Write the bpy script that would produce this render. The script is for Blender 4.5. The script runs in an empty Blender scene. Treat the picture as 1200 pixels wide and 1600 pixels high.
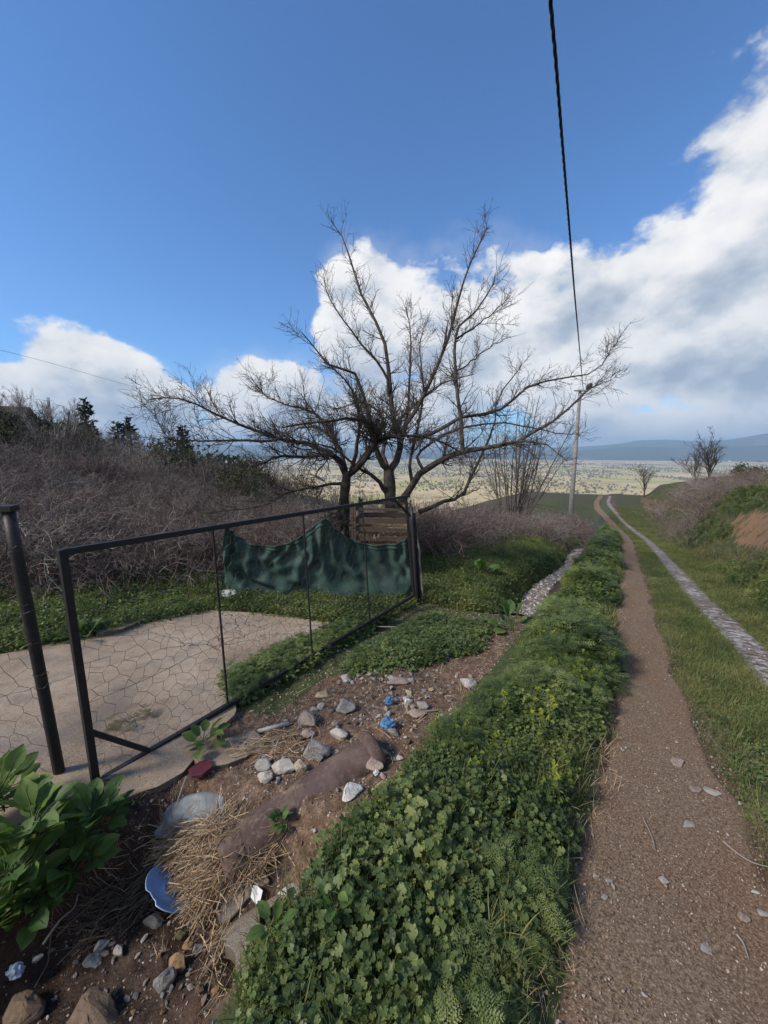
import bpy, bmesh, math, random
import numpy as np
from mathutils import Vector, Matrix, noise as mnoise

R = math.radians
rng = np.random.default_rng(7)
random.seed(7)
SC = bpy.context.scene
COL = SC.collection

# ------------------------------------------------------------------ camera
F = 578.0            # focal length in pixels of the 1200 x 1600 photograph
PITCH = R(9.3)       # camera looks slightly down
CAM = np.array([0.0, 0.0, 1.6])
cam_d = bpy.data.cameras.new('camera')
cam = bpy.data.objects.new('camera', cam_d)
COL.objects.link(cam)
cam.location = CAM
cam.rotation_euler = (R(90) - PITCH, 0, 0)
cam_d.sensor_fit = 'VERTICAL'
cam_d.sensor_height = 36
cam_d.lens = F / 1600 * 36
cam_d.clip_start = 0.05
cam_d.clip_end = 40000
SC.camera = cam

CP, SP = math.cos(PITCH), math.sin(PITCH)
def ray(px, py):
    a, b = (px - 600) / F, (py - 800) / F          # right, down
    return np.array([a, CP - b * SP, -b * CP - SP])   # per unit of optical depth
def P(px, py, depth):
    return CAM + ray(px, py) * depth
def proj(p):
    d = np.asarray(p, float) - CAM
    z = d[..., 1] * CP - d[..., 2] * SP
    dn = -d[..., 1] * SP - d[..., 2] * CP
    z = np.where(np.abs(z) < 1e-6, 1e-6, z)
    x = 600 + F * d[..., 0] / z
    y = 800 + F * dn / z
    return x, y, z
def azel(px, py):
    r = ray(px, py)
    return math.atan2(r[0], r[1]), math.atan2(r[2], math.hypot(r[0], r[1]))

# ------------------------------------------------------------------ render look
SC.render.engine = 'CYCLES'
SC.view_settings.view_transform = 'Standard'
SC.view_settings.look = 'None'
SC.view_settings.gamma = 1
SC.view_settings.exposure = 1.12
SC.view_settings.use_curve_mapping = False
SC.cycles.use_denoising = True
SC.cycles.max_bounces = 5
SC.cycles.transparent_max_bounces = 8
SC.cycles.volume_bounces = 0
SC.cycles.sample_clamp_indirect = 6

# ------------------------------------------------------------------ node helper
class NT:
    def __init__(s, tree):
        s.t = tree; s.t.nodes.clear()
    def n(s, kind, ins=None, **props):
        nd = s.t.nodes.new(kind)
        for k, v in props.items(): setattr(nd, k, v)
        for k, v in (ins or {}).items():
            sock = nd.inputs[k]
            if hasattr(v, 'is_output') or isinstance(v, bpy.types.NodeSocket): s.t.links.new(v, sock)
            else: sock.default_value = v
        return nd
    def m(s, op, a, b=0.0, c=0.0, clamp=False):
        return s.n('ShaderNodeMath', {0: a, 1: b, 2: c}, operation=op, use_clamp=clamp).outputs[0]
    def mix(s, fac, a, b, blend='MIX'):
        nd = s.n('ShaderNodeMix', data_type='RGBA', blend_type=blend)
        for i, v in ((0, fac), (6, a), (7, b)):
            if isinstance(v, bpy.types.NodeSocket): s.t.links.new(v, nd.inputs[i])
            else: nd.inputs[i].default_value = (*v, 1) if isinstance(v, tuple) and len(v) == 3 else v
        return nd.outputs[2]
    def ramp(s, fac, stops):
        nd = s.n('ShaderNodeValToRGB', {0: fac})
        e = nd.color_ramp.elements
        while len(e) < len(stops): e.new(0.5)
        for el, (p, c) in zip(e, stops):
            el.position = p; el.color = (*c, 1) if len(c) == 3 else c
        return nd.outputs[0]
    def noise(s, vec, scale, detail=4, rough=0.55, dim='3D'):
        nd = s.n('ShaderNodeTexNoise', {'Scale': scale, 'Detail': detail, 'Roughness': rough}, noise_dimensions=dim)
        if vec is not None: s.t.links.new(vec, nd.inputs['Vector'])
        return nd.outputs[0]
    def sstep(s, x, a, b):
        return s.n('ShaderNodeMapRange', {0: x, 1: a, 2: b, 3: 0.0, 4: 1.0}, interpolation_type='SMOOTHSTEP').outputs[0]
    def link(s, a, b): s.t.links.new(a, b)

# ------------------------------------------------------------------ sky and sun
SUN_AZ, SUN_EL = math.atan2(-0.75, -0.35), R(40)      # behind the photographer, to the left
world = bpy.data.worlds.new('World'); SC.world = world; world.use_nodes = True
w = NT(world.node_tree)
sky = w.n('ShaderNodeTexSky', sky_type='NISHITA', sun_disc=False, sun_elevation=SUN_EL, sun_rotation=SUN_AZ,
          altitude=300, air_density=1.0, dust_density=0.3, ozone_density=2.2)
tc = w.n('ShaderNodeTexCoord').outputs['Generated']
sep = w.n('ShaderNodeSeparateXYZ', {0: tc})
az = w.m('ARCTAN2', sep.outputs[0], sep.outputs[1])
el = w.m('ARCSINE', sep.outputs[2])
ae = w.n('ShaderNodeCombineXYZ', {0: az, 1: el}).outputs[0]
# cumulus banks: direction (azimuth, elevation), radii, tilt
def bank(px, py, rx, ry, tilt=0.0):
    a, e = azel(px, py)
    mp = w.n('ShaderNodeMapping', {'Vector': ae, 'Location': (a, e, 0), 'Rotation': (0, 0, R(tilt)),
                                   'Scale': (R(rx), R(ry), 1)}, vector_type='TEXTURE')
    ln = w.n('ShaderNodeVectorMath', {0: mp.outputs[0]}, operation='LENGTH').outputs['Value']
    return w.m('SUBTRACT', 1.0, ln)
BANKS = [(1010, 490, 19, 9.5, 14), (760, 545, 14, 11, 12), (1180, 400, 13, 9, 32), (1150, 560, 17, 6.5, 0), (1330, 310, 13, 13, 35), (930, 560, 16, 8, 0),
         (590, 530, 9, 10, 0), (540, 455, 4, 4.5, 0), (430, 625, 11, 6.0, 0), (600, 640, 18, 7, 0), (170, 600, 8.5, 6.0, -8), (110, 620, 8, 5.5, 0), (230, 640, 7, 5.0, 0),
         (20, 590, 4, 2.2, 0), (1050, 668, 12, 2.4, 3), (930, 665, 7, 2.2, 0), (1200, 655, 9, 3.0, 0), (370, 690, 16, 2.6, 0),
         (1600, 480, 20, 15, 10), (-300, 600, 18, 6, 0)]
dens = None
for b in BANKS:
    e_ = bank(*b)
    dens = e_ if dens is None else w.n('ShaderNodeMath', {0: dens, 1: e_, 2: 0.12}, operation='SMOOTH_MAX').outputs[0]
# the same kind of broken cumulus goes on round the rest of the sky
away = w.sstep(w.m('ABSOLUTE', az), R(70), R(110))
low = w.m('SUBTRACT', 1.0, w.m('DIVIDE', w.m('ABSOLUTE', w.m('SUBTRACT', el, R(18))), R(26)))
rest = w.m('ADD', w.m('MULTIPLY', w.m('SUBTRACT', w.noise(tc, 2.2, 2), 0.52), 3.0), w.m('MULTIPLY', low, 0.5))
rest = w.m('SUBTRACT', w.m('MULTIPLY', w.m('ADD', rest, 1.0), away), 1.0)
dens = w.m('MAXIMUM', dens, rest)
cv = w.n('ShaderNodeMapping', {'Vector': tc, 'Scale': (1.0, 1.0, 1.45)}, vector_type='POINT').outputs[0]
fb1 = w.noise(cv, 5.5, 7, 0.58)
fb_big = w.noise(cv, 3.2, 3, 0.5)
cv2 = w.n('ShaderNodeVectorMath', {0: cv, 1: (-0.028, -0.012, 0.05)}, operation='ADD').outputs[0]
fb2 = w.noise(cv2, 5.5, 5, 0.58)
cv3 = w.n('ShaderNodeVectorMath', {0: cv, 1: (-0.06, -0.03, 0.11)}, operation='ADD').outputs[0]
fb_big2 = w.noise(cv3, 3.2, 3, 0.5)
d_all = w.m('ADD', w.m('MULTIPLY', w.m('MINIMUM', dens, 0.75), 1.0), w.m('ADD', w.m('MULTIPLY', w.m('SUBTRACT', fb1, 0.5), 1.9), w.m('MULTIPLY', w.m('SUBTRACT', fb_big, 0.5), 0.7)))
alpha = w.sstep(d_all, 0.0, 0.24)
thin = w.sstep(w.m('ADD', w.m('MULTIPLY', dens, 0.9), w.m('MULTIPLY', w.m('SUBTRACT', w.noise(cv, 2.6, 7, 0.62), 0.5), 2.6)), -0.15, 0.75)
alpha = w.m('MAXIMUM', alpha, w.m('MULTIPLY', thin, 0.38))
lit = w.m('ADD', 0.64, w.m('ADD', w.m('MULTIPLY', w.m('SUBTRACT', fb1, fb2), 2.1), w.m('MULTIPLY', w.m('SUBTRACT', fb_big, fb_big2), 1.6)))
core = w.sstep(w.m('ADD', dens, w.m('MULTIPLY', w.m('SUBTRACT', fb_big, 0.5), 1.6)), 0.25, 0.95)
lit = w.m('SUBTRACT', lit, w.m('MULTIPLY', core, 0.16))
dk = None
for b in [(1110, 585, 14, 4.2, 0), (1150, 430, 9, 3.5, 20), (215, 660, 6, 2.8, 0), (480, 640, 8, 3, 0), (930, 480, 9, 3.5, 25), (760, 620, 12, 4, 0)]:
    s_ = w.sstep(w.m('ADD', bank(*b), w.m('MULTIPLY', w.m('SUBTRACT', fb1, 0.5), 1.0)), -0.1, 0.8)
    dk = s_ if dk is None else w.m('MAXIMUM', dk, s_)
lit = w.m('SUBTRACT', lit, w.m('MULTIPLY', dk, 0.30), clamp=True)
ccol = w.ramp(lit, [(0.0, (0.36, 0.43, 0.54)), (0.35, (0.58, 0.63, 0.70)), (0.65, (0.86, 0.86, 0.87)), (1.0, (1.0, 0.985, 0.955))])
bg_sky = w.n('ShaderNodeBackground', {'Color': w.mix(1.0, sky.outputs[0], (0.55, 0.87, 1.18), 'MULTIPLY'), 'Strength': 0.074})
bg_cl = w.n('ShaderNodeBackground', {'Color': ccol, 'Strength': 0.49})
mixw = w.n('ShaderNodeMixShader', {0: alpha, 1: bg_sky.outputs[0], 2: bg_cl.outputs[0]})
wo = w.n('ShaderNodeOutputWorld', {'Surface': mixw.outputs[0]})
world.cycles.sampling_method = 'MANUAL'
world.cycles.sample_map_resolution = 512

sun_d = bpy.data.lights.new('sun', 'SUN'); sun_d.energy = 2.3; sun_d.angle = R(14); sun_d.color = (1.0, 0.91, 0.79)
sun = bpy.data.objects.new('sun', sun_d); COL.objects.link(sun)
sd = Vector((math.sin(SUN_AZ) * math.cos(SUN_EL), math.cos(SUN_AZ) * math.cos(SUN_EL), math.sin(SUN_EL)))
sun.rotation_euler = sd.to_track_quat('Z', 'Y').to_euler()

# ------------------------------------------------------------------ terrain height
TH = R(33.0); SU, CU = math.sin(TH), math.cos(TH)       # the track runs 33 degrees to the right of the view
def uv(X, Y): return X * SU + Y * CU, X * CU - Y * SU
def xy(u, v): return u * SU + v * CU, u * CU - v * SU
def S(a, b, x):
    t = np.clip((x - a) / (b - a), 0, 1); return t * t * (3 - 2 * t)
def _hash(ix, iy, seed):
    n = (ix * 374761393 + iy * 668265263 + seed * 1442695041).astype(np.int64) & 0x7fffffff
    n = (n ^ (n >> 13)) * 1274126177 & 0x7fffffff
    return ((n ^ (n >> 16)) & 0xffff) / 65535.0
def vnoise(x, y, seed=0):
    x = np.asarray(x, float); y = np.asarray(y, float)
    ix = np.floor(x).astype(np.int64); iy = np.floor(y).astype(np.int64)
    fx = x - ix; fy = y - iy; fx = fx * fx * (3 - 2 * fx); fy = fy * fy * (3 - 2 * fy)
    a = _hash(ix, iy, seed); b = _hash(ix + 1, iy, seed); c = _hash(ix, iy + 1, seed); d = _hash(ix + 1, iy + 1, seed)
    return (a * (1 - fx) + b * fx) * (1 - fy) + (c * (1 - fx) + d * fx) * fy - 0.5
_uu = np.linspace(-150, 700, 3401)
_sl = -0.12 * S(-70, -40, _uu) * (1 - S(19, 36, _uu)) - 0.012 * S(30, 38, _uu) - 0.36 * S(50, 66, _uu)
_al = np.concatenate([[0], np.cumsum((_sl[1:] + _sl[:-1]) / 2 * np.diff(_uu))]); _al -= np.interp(0, _uu, _al)
VALLEY = -120.0
def H(X, Y, fine=True):
    X = np.asarray(X, float); Y = np.asarray(Y, float)
    u, v = uv(X, Y)
    z = np.interp(u, _uu, _al)
    z = z + (2.55 * S(2.1, 4.3, v + 0.7 * vnoise(u * .35, v * .2, 3)) + 0.40 * np.clip(v - 4.3, 0, 4.5) + 0.1 * np.clip(v - 8.8, 0, 30)) * (1 - 0.40 * S(26, 48, u)) * S(-8, 5, u + v * 0)
    z = z - 0.20 * S(0.9, 2.1, -v)
    z = z + 0.05 * S(0.0, -0.25, v) * S(-1.0, -0.7, v)
    # open ditch down the slope, filled where the pipe runs under the gateway
    op = S(4.9, 5.7, u)
    z = z - 0.38 * op * S(0.62, 0.26, np.abs(v + 1.28 + 0.10 * np.sin(u * .9))) * (1 - S(15, 24, u))
    hol = S(1.15, 0.62, u - 0.25 * (v + 1.65))
    z = z - 0.36 * hol * S(0.62, 0.36, np.abs(v + 1.48))
    z = z + 0.16 * S(-1.75, -2.6, v) * S(5, 7, u) * S(-7, -4.5, v) * (1 - S(20, 28, u))
    # rubble mound over the pipe
    z = z + 0.05 * np.exp(-((u - 2.6) ** 2 / 0.8 + (v + 1.75) ** 2 / 0.12))
    # gully to the left and the opposite hill
    wv = -(v + 9.0)
    z = z - 0.36 * np.where(wv > 0, np.sqrt(wv * wv + 4) - 2, 0)
    z = z + 18.0 * np.exp(-0.5 * (((X + 38) / 18) ** 2 + ((Y - 30) / 20) ** 2)) * S(-7, -16, v)
    if fine:
        r = np.hypot(X, Y)
        z = z + vnoise(X * .12, Y * .12, 1) * 0.9 * S(9, 30, r) * (1 - S(1, 3.5, np.abs(v - 0.6)) * 0) * S(2.5, 6, np.abs(v - .5))
        z = z + vnoise(X * 1.1, Y * 1.1, 2) * 0.06 * S(0.5, 2.5, np.abs(v - .6))
        bare = S(0.95, 1.2, -v) * (1 - S(4.6, 5.4, u)) * S(-3.2, -2.6, v)
        z = z + bare * (vnoise(X * 7, Y * 7, 5) * 0.045 + vnoise(X * 17, Y * 17, 6) * 0.022)
    return np.maximum(z, VALLEY - 6)
def G(px, py, lift=0.0):
    """point of the ground seen at a pixel"""
    r = ray(px, py)
    t = np.geomspace(0.4, 600, 5000)
    p = CAM[None] + r[None] * t[:, None]
    below = np.nonzero(p[:, 2] < H(p[:, 0], p[:, 1]) + lift)[0]
    k = below[0] if len(below) else len(t) - 1
    a, b = t[max(k - 1, 0)], t[k]
    for _ in range(25):
        m_ = (a + b) / 2; q = CAM + r * m_
        if q[2] < H(q[0], q[1]) + lift: b = m_
        else: a = m_
    return CAM + r * b
def depth_of(p): return float(proj(np.asarray(p))[2])
def inpoly(x, y, poly):
    x = np.asarray(x); y = np.asarray(y); c = np.zeros(x.shape, bool); n = len(poly)
    for i in range(n):
        x1, y1 = poly[i]; x2, y2 = poly[(i + 1) % n]
        if y1 == y2: continue
        cond = ((y1 > y) != (y2 > y)) & (x < (x2 - x1) * (y - y1) / (y2 - y1) + x1)
        c ^= cond
    return c

# ------------------------------------------------------------------ mesh helpers
class MB:
    """collects vertex and face arrays, built into one mesh object"""
    def __init__(s): s.v = []; s.f = []; s.fm = []; s.n = 0
    def add(s, verts, faces, mat=0):
        verts = np.asarray(verts, float).reshape(-1, 3); faces = np.asarray(faces, int)
        s.v.append(verts); s.f.append(faces + s.n); s.fm.append(mat); s.n += len(verts); return s
    def mesh(s, name, mats=(), smooth=False):
        me = bpy.data.meshes.new(name)
        V = np.concatenate(s.v) if s.v else np.zeros((0, 3))
        me.vertices.add(len(V)); me.vertices.foreach_set('co', V.astype(np.float32).ravel())
        loops = np.concatenate([f.ravel() for f in s.f]); tot = np.concatenate([np.full(len(f), f.shape[1]) for f in s.f])
        mi = np.concatenate([np.full(len(f), m_) for f, m_ in zip(s.f, s.fm)])
        me.loops.add(len(loops)); me.loops.foreach_set('vertex_index', loops.astype(np.int32))
        me.polygons.add(len(tot)); st = np.concatenate([[0], np.cumsum(tot)[:-1]])
        me.polygons.foreach_set('loop_start', st.astype(np.int32)); me.polygons.foreach_set('loop_total', tot.astype(np.int32))
        me.polygons.foreach_set('material_index', mi.astype(np.int32))
        me.polygons.foreach_set('use_smooth', np.full(len(tot), bool(smooth)))
        me.update(calc_edges=True); me.validate()
        for m_ in mats: me.materials.append(m_)
        return me
    def build(s, name, mats=(), parent=None, smooth=False, loc=None):
        if loc is not None:
            s.v = [a - np.asarray(loc) for a in s.v]
        return link(name, s.mesh(name, mats if isinstance(mats, (list, tuple)) else [mats], smooth), parent, loc)
def link(name, data, parent=None, loc=None):
    o = bpy.data.objects.new(name, data); COL.objects.link(o)
    if parent is not None: o.parent = parent
    if loc is not None: o.location = loc
    return o
def tag(o, label=None, cat=None, group=None, kind=None):
    if label: o['label'] = label
    if cat: o['category'] = cat
    if group: o['group'] = group
    if kind: o['kind'] = kind
    return o
def empty(name, loc=(0, 0, 0), **kw):
    o = link(name, None); o.location = loc; o.empty_display_size = 0.1
    return tag(o, **kw)
def nrm(a): return a / np.maximum(np.linalg.norm(a, axis=-1, keepdims=True), 1e-9)
def tubes(mb, Pt, Rd, sides=4, mat=0, cap=False):
    """Pt (N,K,3) polylines, Rd (N,K) radii"""
    Pt = np.asarray(Pt, float); Rd = np.asarray(Rd, float)
    if Pt.ndim == 2: Pt = Pt[None]; Rd = Rd[None]
    N, K, _ = Pt.shape
    T = nrm(np.gradient(Pt, axis=1))
    ref = np.where(np.abs(T.mean(1, keepdims=True)[..., 2:3]) > 0.8, np.array([1.0, 0, 0]), np.array([0, 0, 1.0]))
    A = nrm(np.cross(T, np.broadcast_to(ref, T.shape))); B = np.cross(T, A)
    th = np.arange(sides) * 2 * math.pi / sides
    ring = Pt[:, :, None] + Rd[:, :, None, None] * (np.cos(th)[None, None, :, None] * A[:, :, None] + np.sin(th)[None, None, :, None] * B[:, :, None])
    V = ring.reshape(-1, 3)
    base = (np.arange(N)[:, None, None] * K + np.arange(K - 1)[None, :, None]) * sides
    j = np.arange(sides)[None, None, :]; j2 = (j + 1) % sides
    Fq = np.stack([base + j, base + j2, base + sides + j2, base + sides + j], -1).reshape(-1, 4)
    mb.add(V, Fq, mat)
    if cap:
        for i in range(N):
            o = mb.n - len(V) + i * K * sides
            mb.f.append(np.array([[o + k for k in range(sides)][::-1]])); mb.fm.append(mat)
            o2 = o + (K - 1) * sides
            mb.f.append(np.array([[o2 + k for k in range(sides)]])); mb.fm.append(mat)
    return mb
def spline(pts, K):
    pts = np.asarray(pts, float); n = len(pts)
    if n == 2: return pts[0] + (pts[1] - pts[0]) * np.linspace(0, 1, K)[:, None]
    t = np.linspace(0, n - 1, K); i = np.clip(t.astype(int), 0, n - 2); f = (t - i)[:, None]
    p = np.concatenate([[2 * pts[0] - pts[1]], pts, [2 * pts[-1] - pts[-2]]])
    a, b, c, d = p[i], p[i + 1], p[i + 2], p[i + 3]
    return 0.5 * (2 * b + (c - a) * f + (2 * a - 5 * b + 4 * c - d) * f ** 2 + (3 * b - a - 3 * c + d) * f ** 3)
BOXF = np.array([[0, 3, 2, 1], [4, 5, 6, 7], [0, 1, 5, 4], [1, 2, 6, 5], [2, 3, 7, 6], [3, 0, 4, 7]])
def bar(mb, a, b, w_, h_, up=(0, 0, 1), mat=0):
    a = np.asarray(a, float); b = np.asarray(b, float); t = nrm(b - a); s_ = nrm(np.cross(t, np.asarray(up, float))); n_ = np.cross(s_, t)
    V = [p + s_ * x * w_ / 2 + n_ * y * h_ / 2 for p in (a, b) for x, y in ((-1, -1), (1, -1), (1, 1), (-1, 1))]
    return mb.add(V, BOXF, mat)
def bevel(o, wd=0.004, seg=2):
    m_ = o.modifiers.new('bevel', 'BEVEL'); m_.width = wd; m_.segments = seg; m_.limit_method = 'ANGLE'; return o

# ------------------------------------------------------------------ materials
MATS = {}
def mat(name, fn):
    m_ = bpy.data.materials.new(name); m_.use_nodes = True
    t = NT(m_.node_tree); sh = fn(t)
    out = t.n('ShaderNodeOutputMaterial', {'Surface': sh}); MATS[name] = m_
    return m_
def bsdf(t, col, rough=0.8, spec=0.3, bump=None, bstr=0.3, bdist=0.02, metal=0.0):
    b = t.n('ShaderNodeBsdfPrincipled')
    for k, v in (('Base Color', col), ('Roughness', rough), ('Specular IOR Level', spec), ('Metallic', metal)):
        if isinstance(v, bpy.types.NodeSocket): t.link(v, b.inputs[k])
        else: b.inputs[k].default_value = (*v, 1) if isinstance(v, tuple) and len(v) == 3 else v
    if bump is not None:
        bm = t.n('ShaderNodeBump', {'Height': bump, 'Strength': bstr, 'Distance': bdist}); t.link(bm.outputs[0], b.inputs['Normal'])
    return b.outputs[0]
def pos(t): return t.n('ShaderNodeNewGeometry').outputs['Position']
def objc(t): return t.n('ShaderNodeTexCoord').outputs['Object']
def orand(t): return t.n('ShaderNodeObjectInfo').outputs['Random']
def attr(t, name): return t.n('ShaderNodeAttribute', attribute_name=name).outputs['Fac']

def m_soil(t):
    p = pos(t); n1 = t.noise(p, 1.7, 6); n2 = t.noise(p, 22, 5, 0.65); n3 = t.noise(p, 90, 3, 0.6)
    soil = t.ramp(n2, [(0.32, (0.058, 0.036, 0.024)), (0.5, (0.145, 0.096, 0.064)), (0.68, (0.27, 0.195, 0.14))])
    soil = t.mix(t.sstep(n3, 0.4, 0.62), t.mix(1.0, soil, (0.6, 0.58, 0.56), 'MULTIPLY'), soil)
    soil = t.mix(t.sstep(n1, 0.4, 0.7), soil, t.mix(0.5, soil, (0.16, 0.09, 0.055)))
    dark_soil = attr(t, 'wet'); soil = t.mix(dark_soil, soil, t.mix(1.0, soil, (0.30, 0.27, 0.27), 'MULTIPLY'))
    g = t.m('ADD', attr(t, 'grass'), t.m('MULTIPLY', t.m('SUBTRACT', n1, 0.5), 0.9))
    gm = t.sstep(g, 0.35, 0.65)
    grass = t.ramp(n2, [(0.3, (0.030, 0.038, 0.014)), (0.55, (0.060, 0.074, 0.026)), (0.75, (0.11, 0.105, 0.05))])
    col = t.mix(gm, soil, grass)
    col = t.mix(t.sstep(t.m('ADD', attr(t, 'ochre'), t.m('MULTIPLY', t.m('SUBTRACT', t.noise(p, 2.4, 6, 0.65), 0.5), 2.2)), 0.45, 0.85), col, t.ramp(n2, [(0.3, (0.13, 0.065, 0.035)), (0.7, (0.30, 0.18, 0.105))]))
    sc_ = attr(t, 'scrub'); scrub = t.ramp(t.noise(p, 2.5, 6, 0.65), [(0.3, (0.030, 0.026, 0.018)), (0.55, (0.075, 0.060, 0.043)), (0.75, (0.07, 0.075, 0.035))])
    col = t.mix(sc_, col, scrub)
    h = t.m('ADD', t.m('MULTIPLY', n2, 0.7), t.m('MULTIPLY', n3, 0.3))
    return bsdf(t, col, t.m('SUBTRACT', 0.92, t.m('MULTIPLY', dark_soil, 0.25)), 0.25, h, 0.8, 0.02)
mat('soil', m_soil)
def m_path(t):
    p = pos(t); n1 = t.noise(p, 1.3, 5); n2 = t.noise(p, 95, 5, 0.7); n3 = t.noise(p, 260, 3, 0.6)
    vo = t.n('ShaderNodeTexVoronoi', {'Vector': p, 'Scale': 85.0, 'Randomness': 1.0}); vd = vo.outputs['Distance']
    c = t.ramp(n2, [(0.34, (0.11, 0.072, 0.045)), (0.5, (0.235, 0.166, 0.112)), (0.66, (0.39, 0.30, 0.215))])
    c = t.mix(t.sstep(n1, 0.35, 0.7), c, t.mix(1.0, c, (1.02, 0.88, 0.81), 'MULTIPLY'))
    c = t.mix(t.sstep(n3, 0.42, 0.62), t.mix(1.0, c, (0.62, 0.60, 0.58), 'MULTIPLY'), c)
    grit = t.m('MULTIPLY', t.sstep(vd, 0.32, 0.16), t.sstep(vo.outputs['Color'], 0.62, 0.75))
    c = t.mix(t.m('MULTIPLY', grit, 0.75), c, (0.36, 0.31, 0.26))
    h = t.m('ADD', t.m('MULTIPLY', n2, 0.6), t.m('ADD', t.m('MULTIPLY', n3, 0.25), t.m('MULTIPLY', grit, 0.35)))
    return bsdf(t, c, 0.93, 0.2, h, 0.75, 0.012)
mat('path', m_path)
def m_wettrack(t):
    p = pos(t); n1 = t.noise(p, 2.1, 5); n2 = t.noise(p, 14, 6, 0.7); n3 = t.noise(p, 70, 4, 0.6)
    c = t.ramp(n2, [(0.36, (0.075, 0.053, 0.041)), (0.5, (0.15, 0.115, 0.094)), (0.66, (0.28, 0.24, 0.21))])
    mid = attr(t, 'mid'); c = t.mix(t.m('MULTIPLY', mid, t.sstep(t.m('ADD', n2, t.m('MULTIPLY', n1, .5)), 0.72, 0.94)), c, (0.46, 0.44, 0.42))
    return bsdf(t, c, 0.62, 0.4, t.m('ADD', n2, t.m('MULTIPLY', n3, 0.4)), 0.8, 0.02)
mat('wet_track', m_wettrack)
def m_conc(t, tint=(1, 1, 1), cracks=True):
    p = pos(t); n1 = t.noise(p, 0.9, 6, 0.6); n2 = t.noise(p, 9, 6, 0.7); n3 = t.noise(p, 130, 4, 0.7)
    c = t.ramp(n1, [(0.3, (0.27, 0.205, 0.145)), (0.5, (0.43, 0.34, 0.25)), (0.7, (0.52, 0.43, 0.33))])
    c = t.mix(t.sstep(n2, 0.42, 0.75), c, t.mix(1.0, c, (0.74, 0.70, 0.68), 'MULTIPLY'))
    c = t.mix(t.sstep(n3, 0.62, 0.38), c, t.mix(1.0, c, (0.62, 0.6, 0.58), 'MULTIPLY'))
    c = t.mix(t.m('MULTIPLY', t.sstep(t.noise(p, 3.1, 5, 0.6), 0.5, 0.68), 0.5), c, (0.16, 0.145, 0.135))
    c = t.mix(1.0, c, tint, 'MULTIPLY')
    h = t.m('ADD', t.m('MULTIPLY', n3, 0.5), t.m('MULTIPLY', n2, 0.6))
    if cracks:
        wv = t.n('ShaderNodeVectorMath', {0: p, 1: t.n('ShaderNodeVectorMath', {0: t.n('ShaderNodeTexNoise', {'Vector': p, 'Scale': 2.2, 'Detail': 4.0}).outputs['Color'], 1: (0.9, 0.9, 0.9)}, operation='MULTIPLY').outputs[0]}, operation='ADD').outputs[0]
        vo = t.n('ShaderNodeTexVoronoi', {'Vector': wv, 'Scale': 0.36}, feature='DISTANCE_TO_EDGE').outputs['Distance']
        ck = t.m('MULTIPLY', t.sstep(vo, 0.007, 0.001), t.sstep(n1, 0.42, 0.6)); c = t.mix(t.m('MULTIPLY', ck, 0.5), c, (0.06, 0.05, 0.04)); h = t.m('SUBTRACT', h, ck)
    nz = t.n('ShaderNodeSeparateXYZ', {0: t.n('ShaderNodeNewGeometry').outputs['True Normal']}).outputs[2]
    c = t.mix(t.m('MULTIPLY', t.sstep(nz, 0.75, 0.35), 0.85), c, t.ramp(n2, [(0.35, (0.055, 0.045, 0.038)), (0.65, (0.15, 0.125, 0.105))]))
    return bsdf(t, c, 0.9, 0.25, h, 0.75, 0.018)
mat('concrete', m_conc)
mat('concrete_grey', lambda t: m_conc(t, (0.80, 0.84, 0.88), False))
def m_rock(t):
    p = objc(t); r = orand(t); col = t.n('ShaderNodeObjectInfo').outputs['Color']
    n1 = t.noise(p, 9, 6, 0.65); n2 = t.noise(p, 60, 4, 0.65)
    c = t.mix(1.0, col, t.ramp(n1, [(0.3, (0.62, 0.58, 0.54)), (0.6, (1.0, 0.99, 0.97)), (0.8, (1.12, 1.12, 1.12))]), 'MULTIPLY')
    c = t.mix(t.m('MULTIPLY', t.sstep(n2, 0.55, 0.8), 0.4), c, (0.16, 0.12, 0.09))
    nz = t.n('ShaderNodeSeparateXYZ', {0: t.n('ShaderNodeNewGeometry').outputs['Normal']}).outputs[2]
    return bsdf(t, c, 0.9, 0.25, t.m('ADD', n1, t.m('MULTIPLY', n2, 0.5)), 0.6, 0.012)
mat('rock', m_rock)
def m_bark(t, a, b, c_):
    p = objc(t); n1 = t.noise(p, 7, 5, 0.65); n2 = t.noise(p, 55, 4, 0.6)
    c = t.ramp(n1, [(0.3, a), (0.52, b), (0.72, c_)])
    return bsdf(t, c, 0.9, 0.2, t.m('ADD', n1, n2), 0.7, 0.015)
mat('bark', lambda t: m_bark(t, (0.030, 0.025, 0.022), (0.075, 0.062, 0.052), (0.15, 0.13, 0.11)))
mat('bark_dark', lambda t: m_bark(t, (0.014, 0.012, 0.012), (0.038, 0.032, 0.029), (0.085, 0.072, 0.064)))
mat('bark_mid', lambda t: m_bark(t, (0.05, 0.043, 0.038), (0.10, 0.088, 0.078), (0.17, 0.15, 0.135)))
mat('bark_grey', lambda t: m_bark(t, (0.09, 0.08, 0.072), (0.18, 0.165, 0.15), (0.29, 0.27, 0.25)))
def m_twig(t, cols):
    r = t.n('ShaderNodeNewGeometry').outputs['Random Per Island']; p = pos(t); n = t.noise(p, 1.5, 3)
    c = t.ramp(t.m('ADD', t.m('MULTIPLY', r, 0.62), t.m('MULTIPLY', n, 0.38)), [(0.25 + 0.5 * i / max(1, len(cols) - 1), k) for i, k in enumerate(cols)])
    return bsdf(t, c, 0.85, 0.2)
mat('twig', lambda t: m_twig(t, [(0.045, 0.036, 0.032), (0.10, 0.082, 0.07)]))
mat('bramble', lambda t: m_twig(t, [(0.050, 0.040, 0.037), (0.145, 0.118, 0.108), (0.26, 0.225, 0.205)]))
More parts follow.
